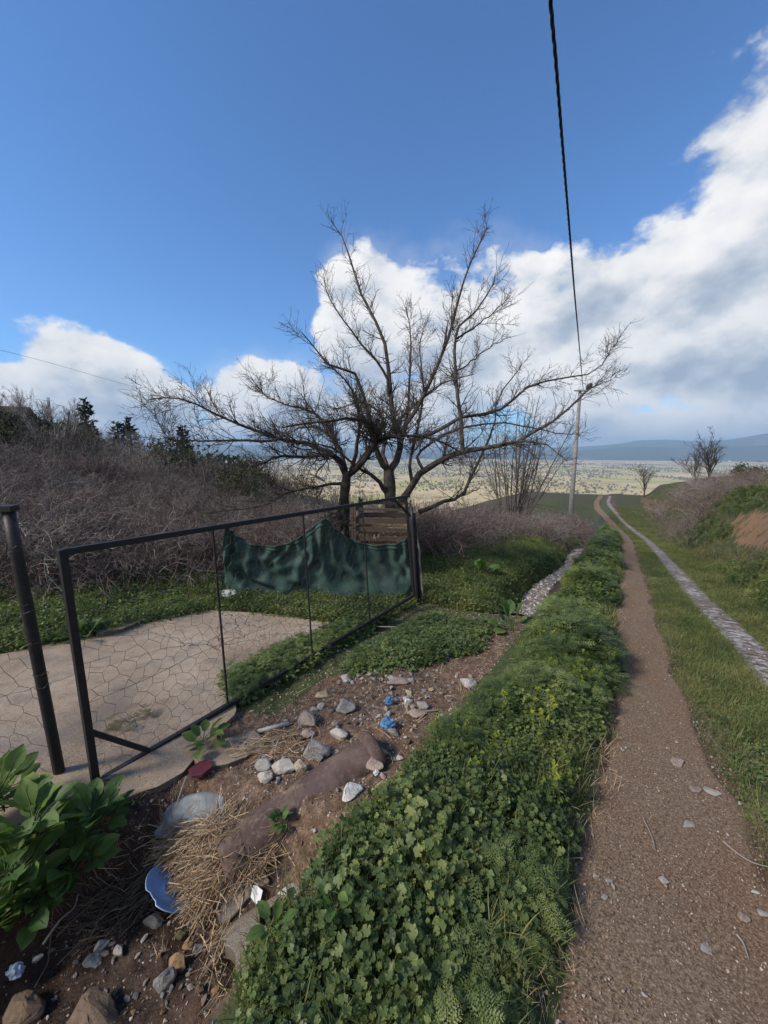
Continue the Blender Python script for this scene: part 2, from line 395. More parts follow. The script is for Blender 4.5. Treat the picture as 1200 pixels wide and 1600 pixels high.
mat('bramble_red', lambda t: m_twig(t, [(0.055, 0.033, 0.03), (0.15, 0.095, 0.085), (0.27, 0.20, 0.18)]))
mat('bramble_grey', lambda t: m_twig(t, [(0.08, 0.07, 0.064), (0.2, 0.18, 0.165), (0.36, 0.33, 0.30)]))
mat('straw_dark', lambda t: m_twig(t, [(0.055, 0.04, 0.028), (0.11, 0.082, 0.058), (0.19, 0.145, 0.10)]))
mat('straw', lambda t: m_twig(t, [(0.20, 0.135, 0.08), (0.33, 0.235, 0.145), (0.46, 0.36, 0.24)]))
def m_leaf(t, a, b, c_, gloss=0.5, trans=0.35):
    r = orand(t); p = pos(t); n = t.noise(p, 1.1, 3); n2 = t.noise(p, 60, 2); isl = t.n('ShaderNodeNewGeometry').outputs['Random Per Island']
    f = t.m('ADD', t.m('MULTIPLY', r, 0.30), t.m('ADD', t.m('MULTIPLY', t.sstep(n, 0.3, 0.7), 0.30), t.m('ADD', t.m('MULTIPLY', n2, 0.12), t.m('MULTIPLY', isl, 0.32))))
    c = t.ramp(f, [(0.2, a), (0.5, b), (0.85, c_)])
    s1 = bsdf(t, c, gloss, 0.35)
    tr = t.n('ShaderNodeBsdfTranslucent', {'Color': t.mix(1.0, c, (1.3, 1.5, 0.7), 'MULTIPLY')}).outputs[0]
    return t.n('ShaderNodeMixShader', {0: trans, 1: s1, 2: tr}).outputs[0]
mat('leaf', lambda t: m_leaf(t, (0.038, 0.062, 0.024), (0.102, 0.148, 0.048), (0.235, 0.265, 0.088)))
mat('leaf_big', lambda t: m_leaf(t, (0.034, 0.075, 0.022), (0.078, 0.140, 0.036), (0.17, 0.23, 0.055), 0.6))
mat('leaf_yellow', lambda t: m_leaf(t, (0.13, 0.17, 0.02), (0.22, 0.26, 0.03), (0.34, 0.36, 0.04)))
mat('grass', lambda t: m_leaf(t, (0.058, 0.078, 0.026), (0.130, 0.155, 0.050), (0.26, 0.245, 0.10), 0.65))
mat('grass_dry', lambda t: m_leaf(t, (0.085, 0.085, 0.035), (0.14, 0.13, 0.06), (0.24, 0.20, 0.11), 0.7, 0.2))
mat('valley_bush', lambda t: m_leaf(t, (0.055, 0.06, 0.028), (0.11, 0.11, 0.05), (0.19, 0.165, 0.085), 0.8, 0.1))
mat('evergreen', lambda t: m_leaf(t, (0.008, 0.014, 0.008), (0.016, 0.026, 0.013), (0.032, 0.042, 0.02), 0.7, 0.1))
mat('evergreen_olive', lambda t: m_leaf(t, (0.022, 0.028, 0.012), (0.045, 0.055, 0.022), (0.085, 0.095, 0.04), 0.7, 0.15))
def m_paint(t):
    p = objc(t); n = t.noise(pos(t), 26, 6, 0.7)
    c = t.ramp(n, [(0.35, (0.010, 0.010, 0.012)), (0.6, (0.018, 0.017, 0.019)), (0.72, (0.055, 0.032, 0.024))])
    return bsdf(t, c, 0.55, 0.4, n, 0.25, 0.004)
mat('black_paint', m_paint)
mat('wire', lambda t: bsdf(t, t.ramp(t.noise(pos(t), 30, 3), [(0.35, (0.035, 0.026, 0.022)), (0.7, (0.12, 0.10, 0.09))]), 0.55, 0.4, metal=0.3))
mat('rubber', lambda t: bsdf(t, (0.012, 0.012, 0.013), 0.7, 0.3))
def m_net(t):
    p = objc(t); u_ = t.n('ShaderNodeTexCoord').outputs['UV']
    n = t.noise(p, 3.2, 5); n2 = t.noise(p, 220, 2)
    c = t.ramp(n, [(0.3, (0.028, 0.062, 0.054)), (0.55, (0.048, 0.094, 0.083)), (0.75, (0.090, 0.135, 0.12))])
    s1 = bsdf(t, c, 0.75, 0.25, n2, 0.4, 0.004)
    tr = t.n('ShaderNodeBsdfTranslucent', {'Color': (0.035, 0.085, 0.07, 1)}).outputs[0]
    return t.n('ShaderNodeMixShader', {0: 0.25, 1: s1, 2: tr}).outputs[0]
mat('net', m_net)
def m_wood(t, a=(0.035, 0.026, 0.02), b=(0.085, 0.064, 0.05), c_=(0.15, 0.118, 0.095)):
    p = objc(t); mp = t.n('ShaderNodeMapping', {'Vector': p, 'Scale': (3, 40, 40)}).outputs[0]
    n = t.noise(mp, 1.0, 6, 0.6); c = t.ramp(n, [(0.3, a), (0.5, b), (0.7, c_)])
    return bsdf(t, c, 0.9, 0.2, n, 0.6, 0.01)
mat('old_wood', m_wood)
def m_pipe(t):
    p = pos(t); n1 = t.noise(p, 6, 6, 0.65); n2 = t.noise(p, 45, 5, 0.7); n3 = t.noise(p, 2.2, 3)
    c = t.ramp(n1, [(0.3, (0.045, 0.030, 0.026)), (0.5, (0.092, 0.060, 0.050)), (0.72, (0.19, 0.135, 0.105))])
    c = t.mix(t.m('MULTIPLY', t.sstep(n2, 0.5, 0.72), 0.55), c, (0.24, 0.175, 0.13))
    c = t.mix(t.m('MULTIPLY', t.sstep(n3, 0.5, 0.7), 0.45), c, (0.12, 0.085, 0.085))
    return bsdf(t, c, 0.8, 0.3, t.m('ADD', n1, n2), 0.35, 0.008)
mat('rusty_pipe', m_pipe)
def plain(name, col, rough=0.6, var=0.25, scale=12, spec=0.35):
    def f(t):
        n = t.noise(objc(t), scale, 5, 0.65)
        c = t.mix(1.0, col, t.ramp(n, [(0.3, (1 - var,) * 3), (0.7, (1 + var * .4,) * 3)]), 'MULTIPLY')
        return bsdf(t, c, rough, spec, n, 0.2, 0.006)
    return mat(name, f)
plain('slate_blue', (0.22, 0.235, 0.235), 0.8, 0.45, 14)
plain('maroon', (0.085, 0.016, 0.024), 0.5, 0.35, 10)
plain('plate_blue', (0.30, 0.43, 0.62), 0.35, 0.12, 10)
plain('white_plastic', (0.55, 0.56, 0.58), 0.45, 0.15, 20)
plain('pvc', (0.42, 0.39, 0.37), 0.6, 0.3, 20)
plain('blue_plastic', (0.07, 0.19, 0.36), 0.4, 0.4, 20)
plain('pale_blue_plastic', (0.36, 0.46, 0.60), 0.4, 0.3, 20)
plain('pole_concrete', (0.27, 0.255, 0.24), 0.85, 0.3, 5)
plain('grey_metal', (0.16, 0.165, 0.17), 0.45, 0.2, 20, 0.5)
plain('lamp_dark', (0.03, 0.03, 0.033), 0.5, 0.2, 20)
plain('lens', (0.55, 0.56, 0.56), 0.2, 0.1, 20, 0.6)
plain('cable', (0.010, 0.010, 0.011), 0.6, 0.2, 20)
plain('house_wall', (0.62, 0.58, 0.52), 0.9, 0.1, 1)
plain('house_roof', (0.30, 0.13, 0.08), 0.9, 0.2, 1)
plain('roof_dark', (0.085, 0.065, 0.055), 0.9, 0.3, 3)

# ================================================================== THE SETTING
def grid_obj(name, X, Y, Z, m_, attrs=None, smooth=True, **tags):
    a, b = X.shape
    V = np.stack([X, Y, Z], -1).reshape(-1, 3)
    i = (np.arange(a - 1)[:, None] * b + np.arange(b - 1)[None]).ravel()
    Fq = np.stack([i, i + 1, i + b + 1, i + b], -1)
    n = np.cross(V[Fq[:, 1]] - V[Fq[:, 0]], V[Fq[:, 2]] - V[Fq[:, 0]])[:, 2].sum()
    if n < 0: Fq = Fq[:, ::-1]
    o = MB().add(V, Fq).build(name, m_, smooth=smooth)
    for k, arr in (attrs or {}).items():
        at = o.data.attributes.new(k, 'FLOAT', 'POINT'); at.data.foreach_set('value', np.asarray(arr, np.float32).ravel())
    return tag(o, **tags)

# zones seen in the photograph, as outlines on the ground
Z_BEYOND = [(-300, 912), (0, 906), (120, 900), (330, 900), (350, 915), (645, 915), (665, 985), (600, 978), (555, 982), (440, 966), (330, 956), (180, 988), (60, 1012), (0, 1026), (-300, 1080)]
Z_CLUMP = [(362, 1112), (365, 1062), (440, 1022), (530, 985), (600, 972), (690, 975), (760, 985), (730, 1020), (650, 1040), (560, 1048), (505, 1062), (470, 1090), (430, 1118)]
Z_LEFTBANK = [(655, 940), (650, 870), (760, 850), (830, 815), (900, 806), (905, 850), (870, 890), (825, 935), (800, 975), (760, 990), (665, 985)]

rr = np.concatenate([np.linspace(0.15, 0.55, 12)[:-1], np.geomspace(0.55, 470, 460)])
aa = np.concatenate([np.linspace(-180, -64, 40)[:-1], np.linspace(-64, 64, 430), np.linspace(64, 180, 40)[1:]])
RR, AA = np.meshgrid(rr, np.radians(aa), indexing='ij')
GX, GY = RR * np.sin(AA), RR * np.cos(AA)
GZ = H(GX, GY)
gu, gv = uv(GX, GY)
px_, py_, pz_ = proj(np.stack([GX, GY, GZ], -1))
front = pz_ > 0.2
gvb = gv + 2.57 * S(18, 46, gu)
grassw = S(1.5, 2.2, gvb) * 1.0
grassw = np.maximum(grassw, S(0.45, 0.62, gvb) * S(1.35, 1.1, gvb) * S(2.0, 4.0, gu))
grassw = np.maximum(grassw, S(-1.0, -0.8, gvb) * S(0.15, -0.05, gvb) * S(-1, 0, gu) * 0.8)
for zn in (Z_BEYOND, Z_CLUMP, Z_LEFTBANK): grassw = np.maximum(grassw, (inpoly(px_, py_, zn) & front) * 0.75)
grassw = np.maximum(grassw, S(-5.2, -5.8, gv) * 0.6)
grassw = np.maximum(grassw, S(-1.9, -2.6, gv) * S(5, 6, gu) * 0.8)
scrubw = np.maximum(S(-6.0, -8.0, gv), S(34, 48, gu) * 0.5) * S(5.5, 8, RR)
scrubw = np.maximum(scrubw, S(4.5, 7, gv) * 0.25)
dark_soil = S(1.2, 0.7, gu) * S(-1.0, -1.3, gv) * S(-2.6, -2.1, gv)  # darker, smoother soil in the lower left hollow
dark_soil = np.maximum(dark_soil, S(5.0, 5.6, gu) * S(0.6, 0.3, np.abs(gv + 1.28)) * 0.8)  # wet soil along the open ditch
Z_OCHRE = [(1135, 812), (1190, 795), (1290, 800), (1290, 862), (1200, 862), (1150, 852)]
Z_OCHRE2 = [(985, 775), (1040, 782), (1075, 798), (1030, 800), (990, 792)]
ochre = ((inpoly(px_, py_, Z_OCHRE) | inpoly(px_, py_, Z_OCHRE2)) & front & (gv > 1.6)) * 0.8
ground = grid_obj('ground', GX, GY, GZ, MATS['soil'], {'grass': grassw, 'scrub': scrubw, 'wet': dark_soil, 'ochre': ochre}, kind='structure')

# the two ruts of the dirt track, laid over the ground
def strip(name, u, vl, vr, lift, m_, K=25, jit=0.05, mid=False, seed=11, **tags):
    u = np.asarray(u); t = np.linspace(0, 1, K)
    jl = vnoise(u * 2.3, u * 0 + 3, seed) * jit * 2 + vnoise(u * 9, u * 0 + 5, seed) * jit
    jr = vnoise(u * 2.1, u * 0 + 7, seed) * jit * 2 + vnoise(u * 8, u * 0 + 9, seed) * jit
    L, Rr = vl + jl, vr + jr
    Vv = L[:, None] + (Rr - L)[:, None] * t[None]; Uu = np.broadcast_to(u[:, None], Vv.shape)
    X, Y = xy(Uu, Vv); z = H(X, Y)
    prof = np.minimum(S(0, 0.10, t), S(0, 0.10, 1 - t))[None]
    z = z + lift * prof - 0.02 * (1 - prof) - 0.018 * np.sin(t * math.pi)[None] * prof * 0 + 0.010 * vnoise(X * 3, Y * 3, 8)
    return grid_obj(name, X, Y, z, m_, {'mid': np.broadcast_to(np.sin(t * math.pi)[None], X.shape)} if mid else None, **tags)
pu = np.concatenate([np.linspace(-2.5, 8, 260), np.geomspace(8.05, 52, 160)])
def path_l(u): return -0.10 + 0.17 * S(0.5, 3.5, u) + 0.05 * S(5, 12, u) - 2.6 * S(18, 46, u) + 0.0 * u
def path_r(u): return 1.15 - 0.50 * S(0.2, 2.2, u) - 0.12 * S(2, 4.5, u) - 2.55 * S(18, 46, u) + 0.05
strip('path', pu, path_l(pu), path_r(pu), 0.022, MATS['path'], K=31, kind='structure')
tu = np.concatenate([np.linspace(1.5, 12, 220), np.geomspace(12.05, 50, 140)])
def trk_c(u): return 1.42 - 0.14 * S(4, 10, u) - 0.1 * S(10, 20, u) - 2.4 * S(18, 46, u)
strip('wheel_track', tu, trk_c(tu) - 0.25 + 0.08 * S(8, 30, tu), trk_c(tu) + 0.25 - 0.08 * S(8, 30, tu), 0.016, MATS['wet_track'], K=17, jit=0.05, mid=True, seed=21, kind='structure')
cu_ = np.linspace(5.0, 17, 220)
cc = -1.28 - 0.10 * np.sin(cu_ * .9)
strip('ditch_bed', cu_, cc - 0.24, cc + 0.24, 0.03, MATS['wet_track'], K=15, jit=0.05, mid=True, seed=31, kind='structure')

# concrete apron in the gateway
def plane_pt(px, py, z0=-0.17):
    r = ray(px, py)                                   # plane z = -0.12 u + z0
    g = np.array([0.12 * SU, 0.12 * CU, 1.0]); t = (z0 - CAM @ g) / (r @ g); return CAM + r * t
outline_px = [(-420, 1130), (-160, 1055), (0, 1022), (150, 990), (320, 952), (440, 960), (560, 980), (480, 1014), (400, 1052), (372, 1085), (362, 1120), (345, 1140), (338, 1168), (300, 1186),
              (286, 1205), (240, 1232), (160, 1262), (60, 1290), (-160, 1330), (-420, 1340)]
ol = []
for i in range(len(outline_px)):
    a = plane_pt(*outline_px[i]); b = plane_pt(*outline_px[(i + 1) % len(outline_px)])
    k = max(1, int(np.linalg.norm(b - a) / 0.07))
    for j in range(k):
        p = a + (b - a) * j / k; q = p.copy()
        q[0] += 0.05 * vnoise(p[0] * 9, p[1] * 9, 41); q[1] += 0.05 * vnoise(p[0] * 9, p[1] * 9, 42); ol.append(q)
bm = bmesh.new()
vs = [bm.verts.new(p) for p in ol]
f = bm.faces.new(vs)
ex = bmesh.ops.extrude_face_region(bm, geom=[f])
for v_ in [g for g in ex['geom'] if isinstance(g, bmesh.types.BMVert)]:
    v_.co.z += 0.0
for v_ in vs:
    v_.co.z -= 0.16; d_ = Vector((0, 0, 0))
bmesh.ops.recalc_face_normals(bm, faces=bm.faces)
bmesh.ops.triangulate(bm, faces=[f_ for f_ in bm.faces if len(f_.verts) > 4])
me = bpy.data.meshes.new('concrete_apron'); bm.to_mesh(me); bm.free(); me.materials.append(MATS['concrete'])
apron = tag(link('concrete_apron', me), kind='structure'); bevel(apron, 0.012, 2)

# valley floor far below and the mountains behind it
def m_valley(t):
    p = pos(t); mp = t.n('ShaderNodeMapping', {'Vector': p, 'Scale': (1.0, 0.55, 1.0)}).outputs[0]
    vo = t.n('ShaderNodeTexVoronoi', {'Vector': mp, 'Scale': 0.0042}).outputs['Color']
    sp = t.n('ShaderNodeSeparateColor', {0: vo}).outputs[0]
    c = t.ramp(sp, [(0.0, (0.58, 0.44, 0.23)), (0.3, (0.50, 0.40, 0.19)), (0.55, (0.64, 0.48, 0.28)), (0.78, (0.42, 0.39, 0.13)), (1.0, (0.58, 0.44, 0.25))])
    n = t.noise(p, 0.012, 6, 0.65); c = t.mix(t.sstep(n, 0.45, 0.65), c, t.mix(1.0, c, (0.62, 0.63, 0.52), 'MULTIPLY'))
    return bsdf(t, c, 0.95, 0.1)
mat('valley', m_valley)
def m_hill(t):
    p = pos(t); n = t.noise(p, 0.0016, 6, 0.6); n2 = t.noise(p, 0.012, 4)
    c = t.ramp(t.m('ADD', t.m('MULTIPLY', n, 0.8), t.m('MULTIPLY', n2, 0.2)), [(0.3, (0.028, 0.038, 0.026)), (0.55, (0.055, 0.066, 0.04)), (0.66, (0.15, 0.15, 0.09))])
    return bsdf(t, c, 0.95, 0.1)
mat('hill', m_hill)
r2 = np.geomspace(260, 12000, 90); a2 = np.radians(np.linspace(-180, 180, 241))
R2, A2 = np.meshgrid(r2, a2, indexing='ij'); VX, VY = R2 * np.sin(A2), R2 * np.cos(A2)
def VZ(X, Y): return VALLEY + 5 * vnoise(X * .004, Y * .004, 51) + 22 * S(3200, 4600, np.hypot(X, Y)) * (0.5 + vnoise(X * .0016, Y * .0016, 52))
grid_obj('valley_floor', VX, VY, VZ(VX, VY), MATS['valley'], kind='structure')
def ridge(name, d0, d1, rows, seed, top, n=260):
    s_ = np.radians(np.linspace(-180, 180, n)); t = np.linspace(0, 1, rows)
    T_, A_ = np.meshgrid(t, s_, indexing='ij')
    D = d0 + (d1 - d0) * T_
    X, Y = D * np.sin(A_), D * np.cos(A_)
    crest = top(np.degrees(A_))
    prof = np.sin(np.clip(T_, 0, 1) * math.pi) ** 0.9
    rough = sum(vnoise(X * f_, Y * f_, seed + k) * a_ for k, (f_, a_) in enumerate(((.0009, .55), (.0025, .3), (.007, .14))))
    Z = VALLEY - 12 + (crest - VALLEY) * prof * (1 + 0.55 * rough) 
    return grid_obj(name, X, Y, Z, MATS['hill'], kind='structure')
def bump_sum(a, bs): return sum(h * np.exp(-0.5 * ((a - c) / s) ** 2) for c, s, h in bs)
ridge('hills', 5200, 7200, 22, 61, lambda a: -45 + bump_sum(a, [(36, 5, 85), (29, 5, 30), (47, 5, 70), (20, 7, 35), (5, 9, 30), (-12, 8, 40), (-30, 10, 55), (60, 9, 80), (90, 20, 80)]))
ridge('mountains', 6500, 10500, 24, 71, lambda a: 0 + bump_sum(a, [(36.5, 3.2, 165), (30, 4, 95), (43, 4, 95), (49, 3.5, 160), (55, 6, 190), (22, 6, 60), (10, 7, 70), (-8, 9, 70), (-25, 8, 90), (75, 15, 150), (-60, 20, 150), (120, 30, 160)]))

# air between here and the mountains
def box_obj(name, lo, hi, m_):
    V = [(x, y, z) for z in (lo[2], hi[2]) for x, y in ((lo[0], lo[1]), (hi[0], lo[1]), (hi[0], hi[1]), (lo[0], hi[1]))]
    return MB().add(V, BOXF).build(name, m_)
mz = bpy.data.materials.new('haze'); mz.use_nodes = True; t = NT(mz.node_tree)
vol = t.n('ShaderNodeVolumePrincipled', {'Color': (0.50, 0.73, 1.0, 1), 'Density': 1.7e-4, 'Anisotropy': 0.0})
t.n('ShaderNodeOutputMaterial', {'Volume': vol.outputs[0]})
haze = tag(box_obj('haze', (-13000, -13000, VALLEY - 60), (13000, 13000, 420), mz), kind='stuff')

# ================================================================== GATE, FENCE, NET, POLE
def on_plane(px, py, a, b):
    """pixel on the vertical plane through ground points a and b"""
    d = np.array([b[0] - a[0], b[1] - a[1]]); n = np.array([d[1], -d[0], 0.0]); r = ray(px, py)
    t = (n[:2] @ (np.asarray(a)[:2] - CAM[:2])) / (n @ r); return CAM + r * t
GA, GB = np.array([-1.64, 1.83]), np.array([0.40, 5.30])
gp = lambda x, y: on_plane(x, y, GA, GB)

def hex_wire(mb, TL, BL, TR, BR, cw=0.078, ch=0.068, rad=0.0013, jit=0.013, bow=0.02, seed=0, s0=0.0, s1=1.0, tmax=1.0):
    g = np.random.default_rng(seed)
    L = (np.linalg.norm(TR - TL) + np.linalg.norm(BR - BL)) / 2; Ht = (np.linalg.norm(TL - BL) + np.linalg.norm(TR - BR)) / 2
    nx, ny = int(L / (cw / 2)), int(Ht / ch)
    i, j = np.meshgrid(np.arange(nx + 1), np.arange(ny + 1), indexing='ij')
    s = i / nx; t = (j + np.where((i + j) % 2 == 0, 0.17, -0.17)) / ny
    t = np.clip(t, 0, 1) * tmax
    s = np.clip(s + g.normal(0, jit / L, s.shape) * 0.8, 0, 1); t = np.clip(t + g.normal(0, jit / Ht, t.shape) * 0.8, 0, 1)
    n_ = nrm(np.cross(TR - TL, TL - BL))
    V = (BL + (BR - BL) * s[..., None]) * (1 - t[..., None]) + (TL + (TR - TL) * s[..., None]) * t[..., None]
    V = V + n_ * (bow * np.sin(s * math.pi * 3)[..., None] * np.sin(t * math.pi)[..., None] + g.normal(0, 0.004, s.shape)[..., None])
    seg = [np.stack([V[:-1], V[1:]], 2).reshape(-1, 2, 3)]
    up = ((i + j) % 2 == 0)[:, :-1]
    seg.append(np.stack([V[:, :-1][up], V[:, 1:][up]], 1))
    Pt = np.concatenate(seg); tubes(mb, Pt, np.full(Pt.shape[:2], rad), 3)
    return mb

BP, WR = MATS['black_paint'], MATS['wire']
TL, BL, TR, BR = gp(97, 863), gp(150, 1224), gp(634, 778), gp(647, 930)
gate = empty('farm_gate', BL, label='long black steel gate with chicken wire standing across the concrete apron', cat='gate')
gp_up = np.array([0, 0, 1.0])
def gpart(name, a, b, w_, h_, m_=BP, par=gate, bev=0.003):
    o_ = bar(MB(), a, b, w_, h_, up=nrm(np.cross(np.append(GB - GA, 0), [0, 0, 1.0]))).build(name, m_)
    o_.parent = par; o_.location = -Vector(par.location) if par else (0, 0, 0)
    return bevel(o_, bev, 2) if bev else o_
def reparent(o_, par): o_.parent = par; o_.location = -Vector(par.location); return o_
def under(o_, part): o_.parent = part; return o_     # a sub-part, built in the same coordinates as its part
gpart('stile', TL + [0, 0, 0.016], BL - [0, 0, .02], 0.036, 0.036)
gpart('stile', TR, BR, 0.034, 0.034)
gpart('top_rail', TL, gp(640, 775), 0.036, 0.030)
gpart('bottom_rail', BL, BR, 0.034, 0.034)
gpart('corner_brace', gp(140, 1143), gp(236, 1174), 0.028, 0.024)
gpart('corner_brace', gp(614, 778), gp(641, 806), 0.03, 0.026)
for (a, b) in (((332, 826), (356, 1102)), ((473, 802), (488, 1022)), ((566, 787), (578, 972))):
    gpart('upright_bar', gp(*a), gp(*b), 0.012, 0.012, bev=0)
mb = MB(); hex_wire(mb, TL + (BL - TL) * 0.03, BL, TR + (BR - TR) * 0.1, BR, seed=3, cw=0.088, ch=0.074)
Pt = np.stack([spline([gp(140, 1098), gp(235, 1058), gp(331, 1012), gp(480, 955), gp(640, 880)], 20)]); tubes(mb, Pt, np.full(Pt.shape[:2], 0.0014), 4)
reparent(mb.build('wire_mesh', WR), gate)
# caster under the gate
wc = gp(581, 986); dirg = nrm(np.append(GB - GA, 0)); sideg = np.array([dirg[1], -dirg[0], 0])
mb = MB(); prof = np.array([(-.022, .0), (-.022, .030), (-.016, .055), (.016, .055), (.022, .030), (.022, 0)])
th = np.linspace(0, 2 * math.pi, 21)[:-1]
V = np.array([[wc + sideg * x + (dirg * math.cos(a) + np.array([0, 0, 1]) * math.sin(a)) * r_ for a in th] for x, r_ in prof]).reshape(-1, 3)
Fq = [[i * 20 + j, i * 20 + (j + 1) % 20, (i + 1) * 20 + (j + 1) % 20, (i + 1) * 20 + j] for i in range(5) for j in range(20)]
mb.add(V, Fq); wheel = reparent(mb.build('wheel', MATS['rubber'], smooth=True), gate)
mb = MB()
for s_ in (-1, 1): bar(mb, wc + sideg * .03 * s_, wc + sideg * .03 * s_ + [0, 0, .085], .03, .004, up=sideg)
bar(mb, wc + [0, 0, .086] - sideg * .034, wc + [0, 0, .086] + sideg * .034, .05, .008)
under(mb.build('bracket', BP), wheel)

def cyl_post(mb, a, b, r0, r1, sides=12, K=8, wob=0.0, seed=0):
    p = spline([a, b], K); g = np.random.default_rng(seed); p[1:-1] += g.normal(0, wob, (K - 2, 3))
    return tubes(mb, p[None], np.linspace(r0, r1, K)[None], sides, cap=True)
# left leaf / fence post beside the gate
pb = P(97, 1224, 2.16); pt = P(13, 797, 1.90)
lf = empty('wire_fence', pb, label='black round post and chicken wire fence panel at the left picture edge', cat='fence')
reparent(cyl_post(MB(), pb - [0, 0, .12], pt, 0.027, 0.027, 16).build('post', BP, smooth=True), lf)
lend = pt + np.array([-1.6, -0.25, 0.02]); lendb = pb + np.array([-1.7, -0.25, 0.05])
reparent(bar(MB(), pt + [0.035, 0.0, 0.01], lend, 0.06, 0.028).build('top_rail', BP), lf)
reparent(cyl_post(MB(), lendb - [0, 0, .1], lend, 0.031, 0.031, 12).build('post', BP, smooth=True), lf)
reparent(hex_wire(MB(), lend, lendb, pt, pb, seed=9, bow=0.05, cw=0.10, ch=0.085).build('wire_mesh', WR), lf)
g_ = np.random.default_rng(4)
for k in range(7):      # loose wire ends wrapped round the post
    c_ = pb + (pt - pb) * g_.uniform(.15, .9); a_ = np.linspace(0, 6.6, 14)
    reparent(tubes(MB(), (c_ + np.stack([np.cos(a_) * .034, np.sin(a_) * .034, a_ * .003 + g_.normal(0, .004, 14)], -1))[None], np.full((1, 14), .0011), 3).build('wire_tie', WR), lf)

# post on the far side of the gateway
qb = gp(652, 938); qb = qb + nrm(qb - CAM) * 0.10; qt = P(643, 792, depth_of(qb) - 0.08)
gpost = empty('gate_post', qb, label='black steel gate post at the right end of the green net', cat='post')
reparent(cyl_post(MB(), qb - [0, 0, .15], qt, 0.034, 0.030, 14).build('tube', BP, smooth=True), gpost)
off = np.array([0.055, 0.02, 0])
reparent(bar(MB(), qb + off - [0, 0, .12], qt + off * .8 - [0, 0, 0.10], 0.03, 0.03).build('angle_iron', BP), gpost)
st = qb + np.array([.13, .22, 0])
tag(cyl_post(MB(), st - [0, 0, .1], P(646, 780, depth_of(st)), 0.022, 0.014, 8, 9, 0.012, 5).build('wooden_stake', MATS['bark_grey'], smooth=True), 'thin pale wooden stake leaning beside the black gate post', 'stake')

# ------------------------------------------------------------------ green shade net
NA = G(346, 930); NB = G(641, 932); NB = NB + (qb - NB) * 0.5
np_ = lambda x, y: on_plane(x, y, NA, NB)
topx = [(354, 822), (361, 829), (372, 838), (390, 849), (420, 853), (448, 849), (470, 838), (490, 822), (507, 809), (525, 828), (550, 845), (580, 853), (610, 852), (630, 846), (641, 838)]
botx = [(343, 926), (352, 929), (372, 930), (395, 930), (430, 929), (460, 928), (480, 928), (495, 928), (510, 928), (530, 930), (552, 932), (580, 935), (610, 936), (630, 936), (643, 936)]
KS, KT = 150, 46
tp = spline([np_(*p) for p in topx], KS); bt = spline([np_(*p) for p in botx], KS)
tt = np.linspace(0, 1, KT)[None, :, None]
NV = tp[:, None] * (1 - tt) + bt[:, None] * tt
nn = nrm(np.cross(np.append((NB - NA)[:2], 0), [0, 0, 1.0])); nn = nn * np.sign(nn @ (CAM - NA))
sx = np.linspace(0, 1, KS)[:, None] * np.ones((1, KT)); tx = np.ones((KS, 1)) * np.linspace(0, 1, KT)[None]
fold = 0.050 * np.sin(2 * math.pi * (sx * 7 - tx * 0.8 + 1.5 * vnoise(sx * 5, tx * 2, 81))) * (0.35 + tx * .65) * (0.4 + S(.45, .1, sx))
fold += 0.030 * np.sin(2 * math.pi * (sx * 15 + tx * (1.6 - 3 * sx) + vnoise(sx * 9, tx * 3, 82))) * S(0.95, .2, tx)
ds = np.abs(sx - 0.575); fold += 0.10 * np.exp(-(ds / .05) ** 2) * (1 - tx * .8) + 0.14 * np.exp(-(ds - tx * .28) ** 2 / .004) * .35
fold += 0.16 * S(.6, 1, tx) * (0.5 + vnoise(sx * 6, tx * 2, 83)) + 0.12 * vnoise(sx * 4, tx * 2.2, 84) + 0.05 * vnoise(sx * 18, tx * 7, 85) + 0.03 * vnoise(sx * 34, tx * 9 + sx * 12, 87)
fold += 0.10 * S(.16, .02, sx) * np.sin(tx * 4 + 1)
NV = NV + nn * fold[..., None]; NV[..., 2] += 0.03 * vnoise(sx * 14, tx * 5, 86) * S(0, .2, tx)
net = empty('shade_net', (NA + NB) / 2, label='dark green shade net sagging between posts behind the gate', cat='net')
i = (np.arange(KS - 1)[:, None] * KT + np.arange(KT - 1)[None]).ravel()
sheet = MB().add(NV.reshape(-1, 3), np.stack([i, i + 1, i + KT + 1, i + KT], -1)).build('sheet', MATS['net'], smooth=True)
reparent(sheet, net); so = sheet.modifiers.new('thick', 'SOLIDIFY'); so.thickness = 0.003
hem = NV[:, 0] + nn * 0.004
under(tubes(MB(), hem[None], (0.011 + 0.004 * np.sin(np.arange(KS) * .6))[None], 6).build('hem', MATS['net'], smooth=True), sheet)
hem2 = NV[:, 2] + nn * 0.012 - [0, 0, .015]
under(tubes(MB(), hem2[None], (0.007 + 0.003 * np.sin(np.arange(KS) * .45))[None], 6).build('hem', MATS['net'], smooth=True), sheet)
for (sx_, top_) in ((356, 818), (507, 800)):
    b_ = np_(sx_ + 2, 930) - nn * 0.05; t_ = np_(sx_, top_) - nn * 0.03
    reparent(cyl_post(MB(), b_ - [0, 0, .1], t_, 0.018, 0.015, 8, 8, .006, sx_).build('stake', MATS['bark_dark'], smooth=True), net)

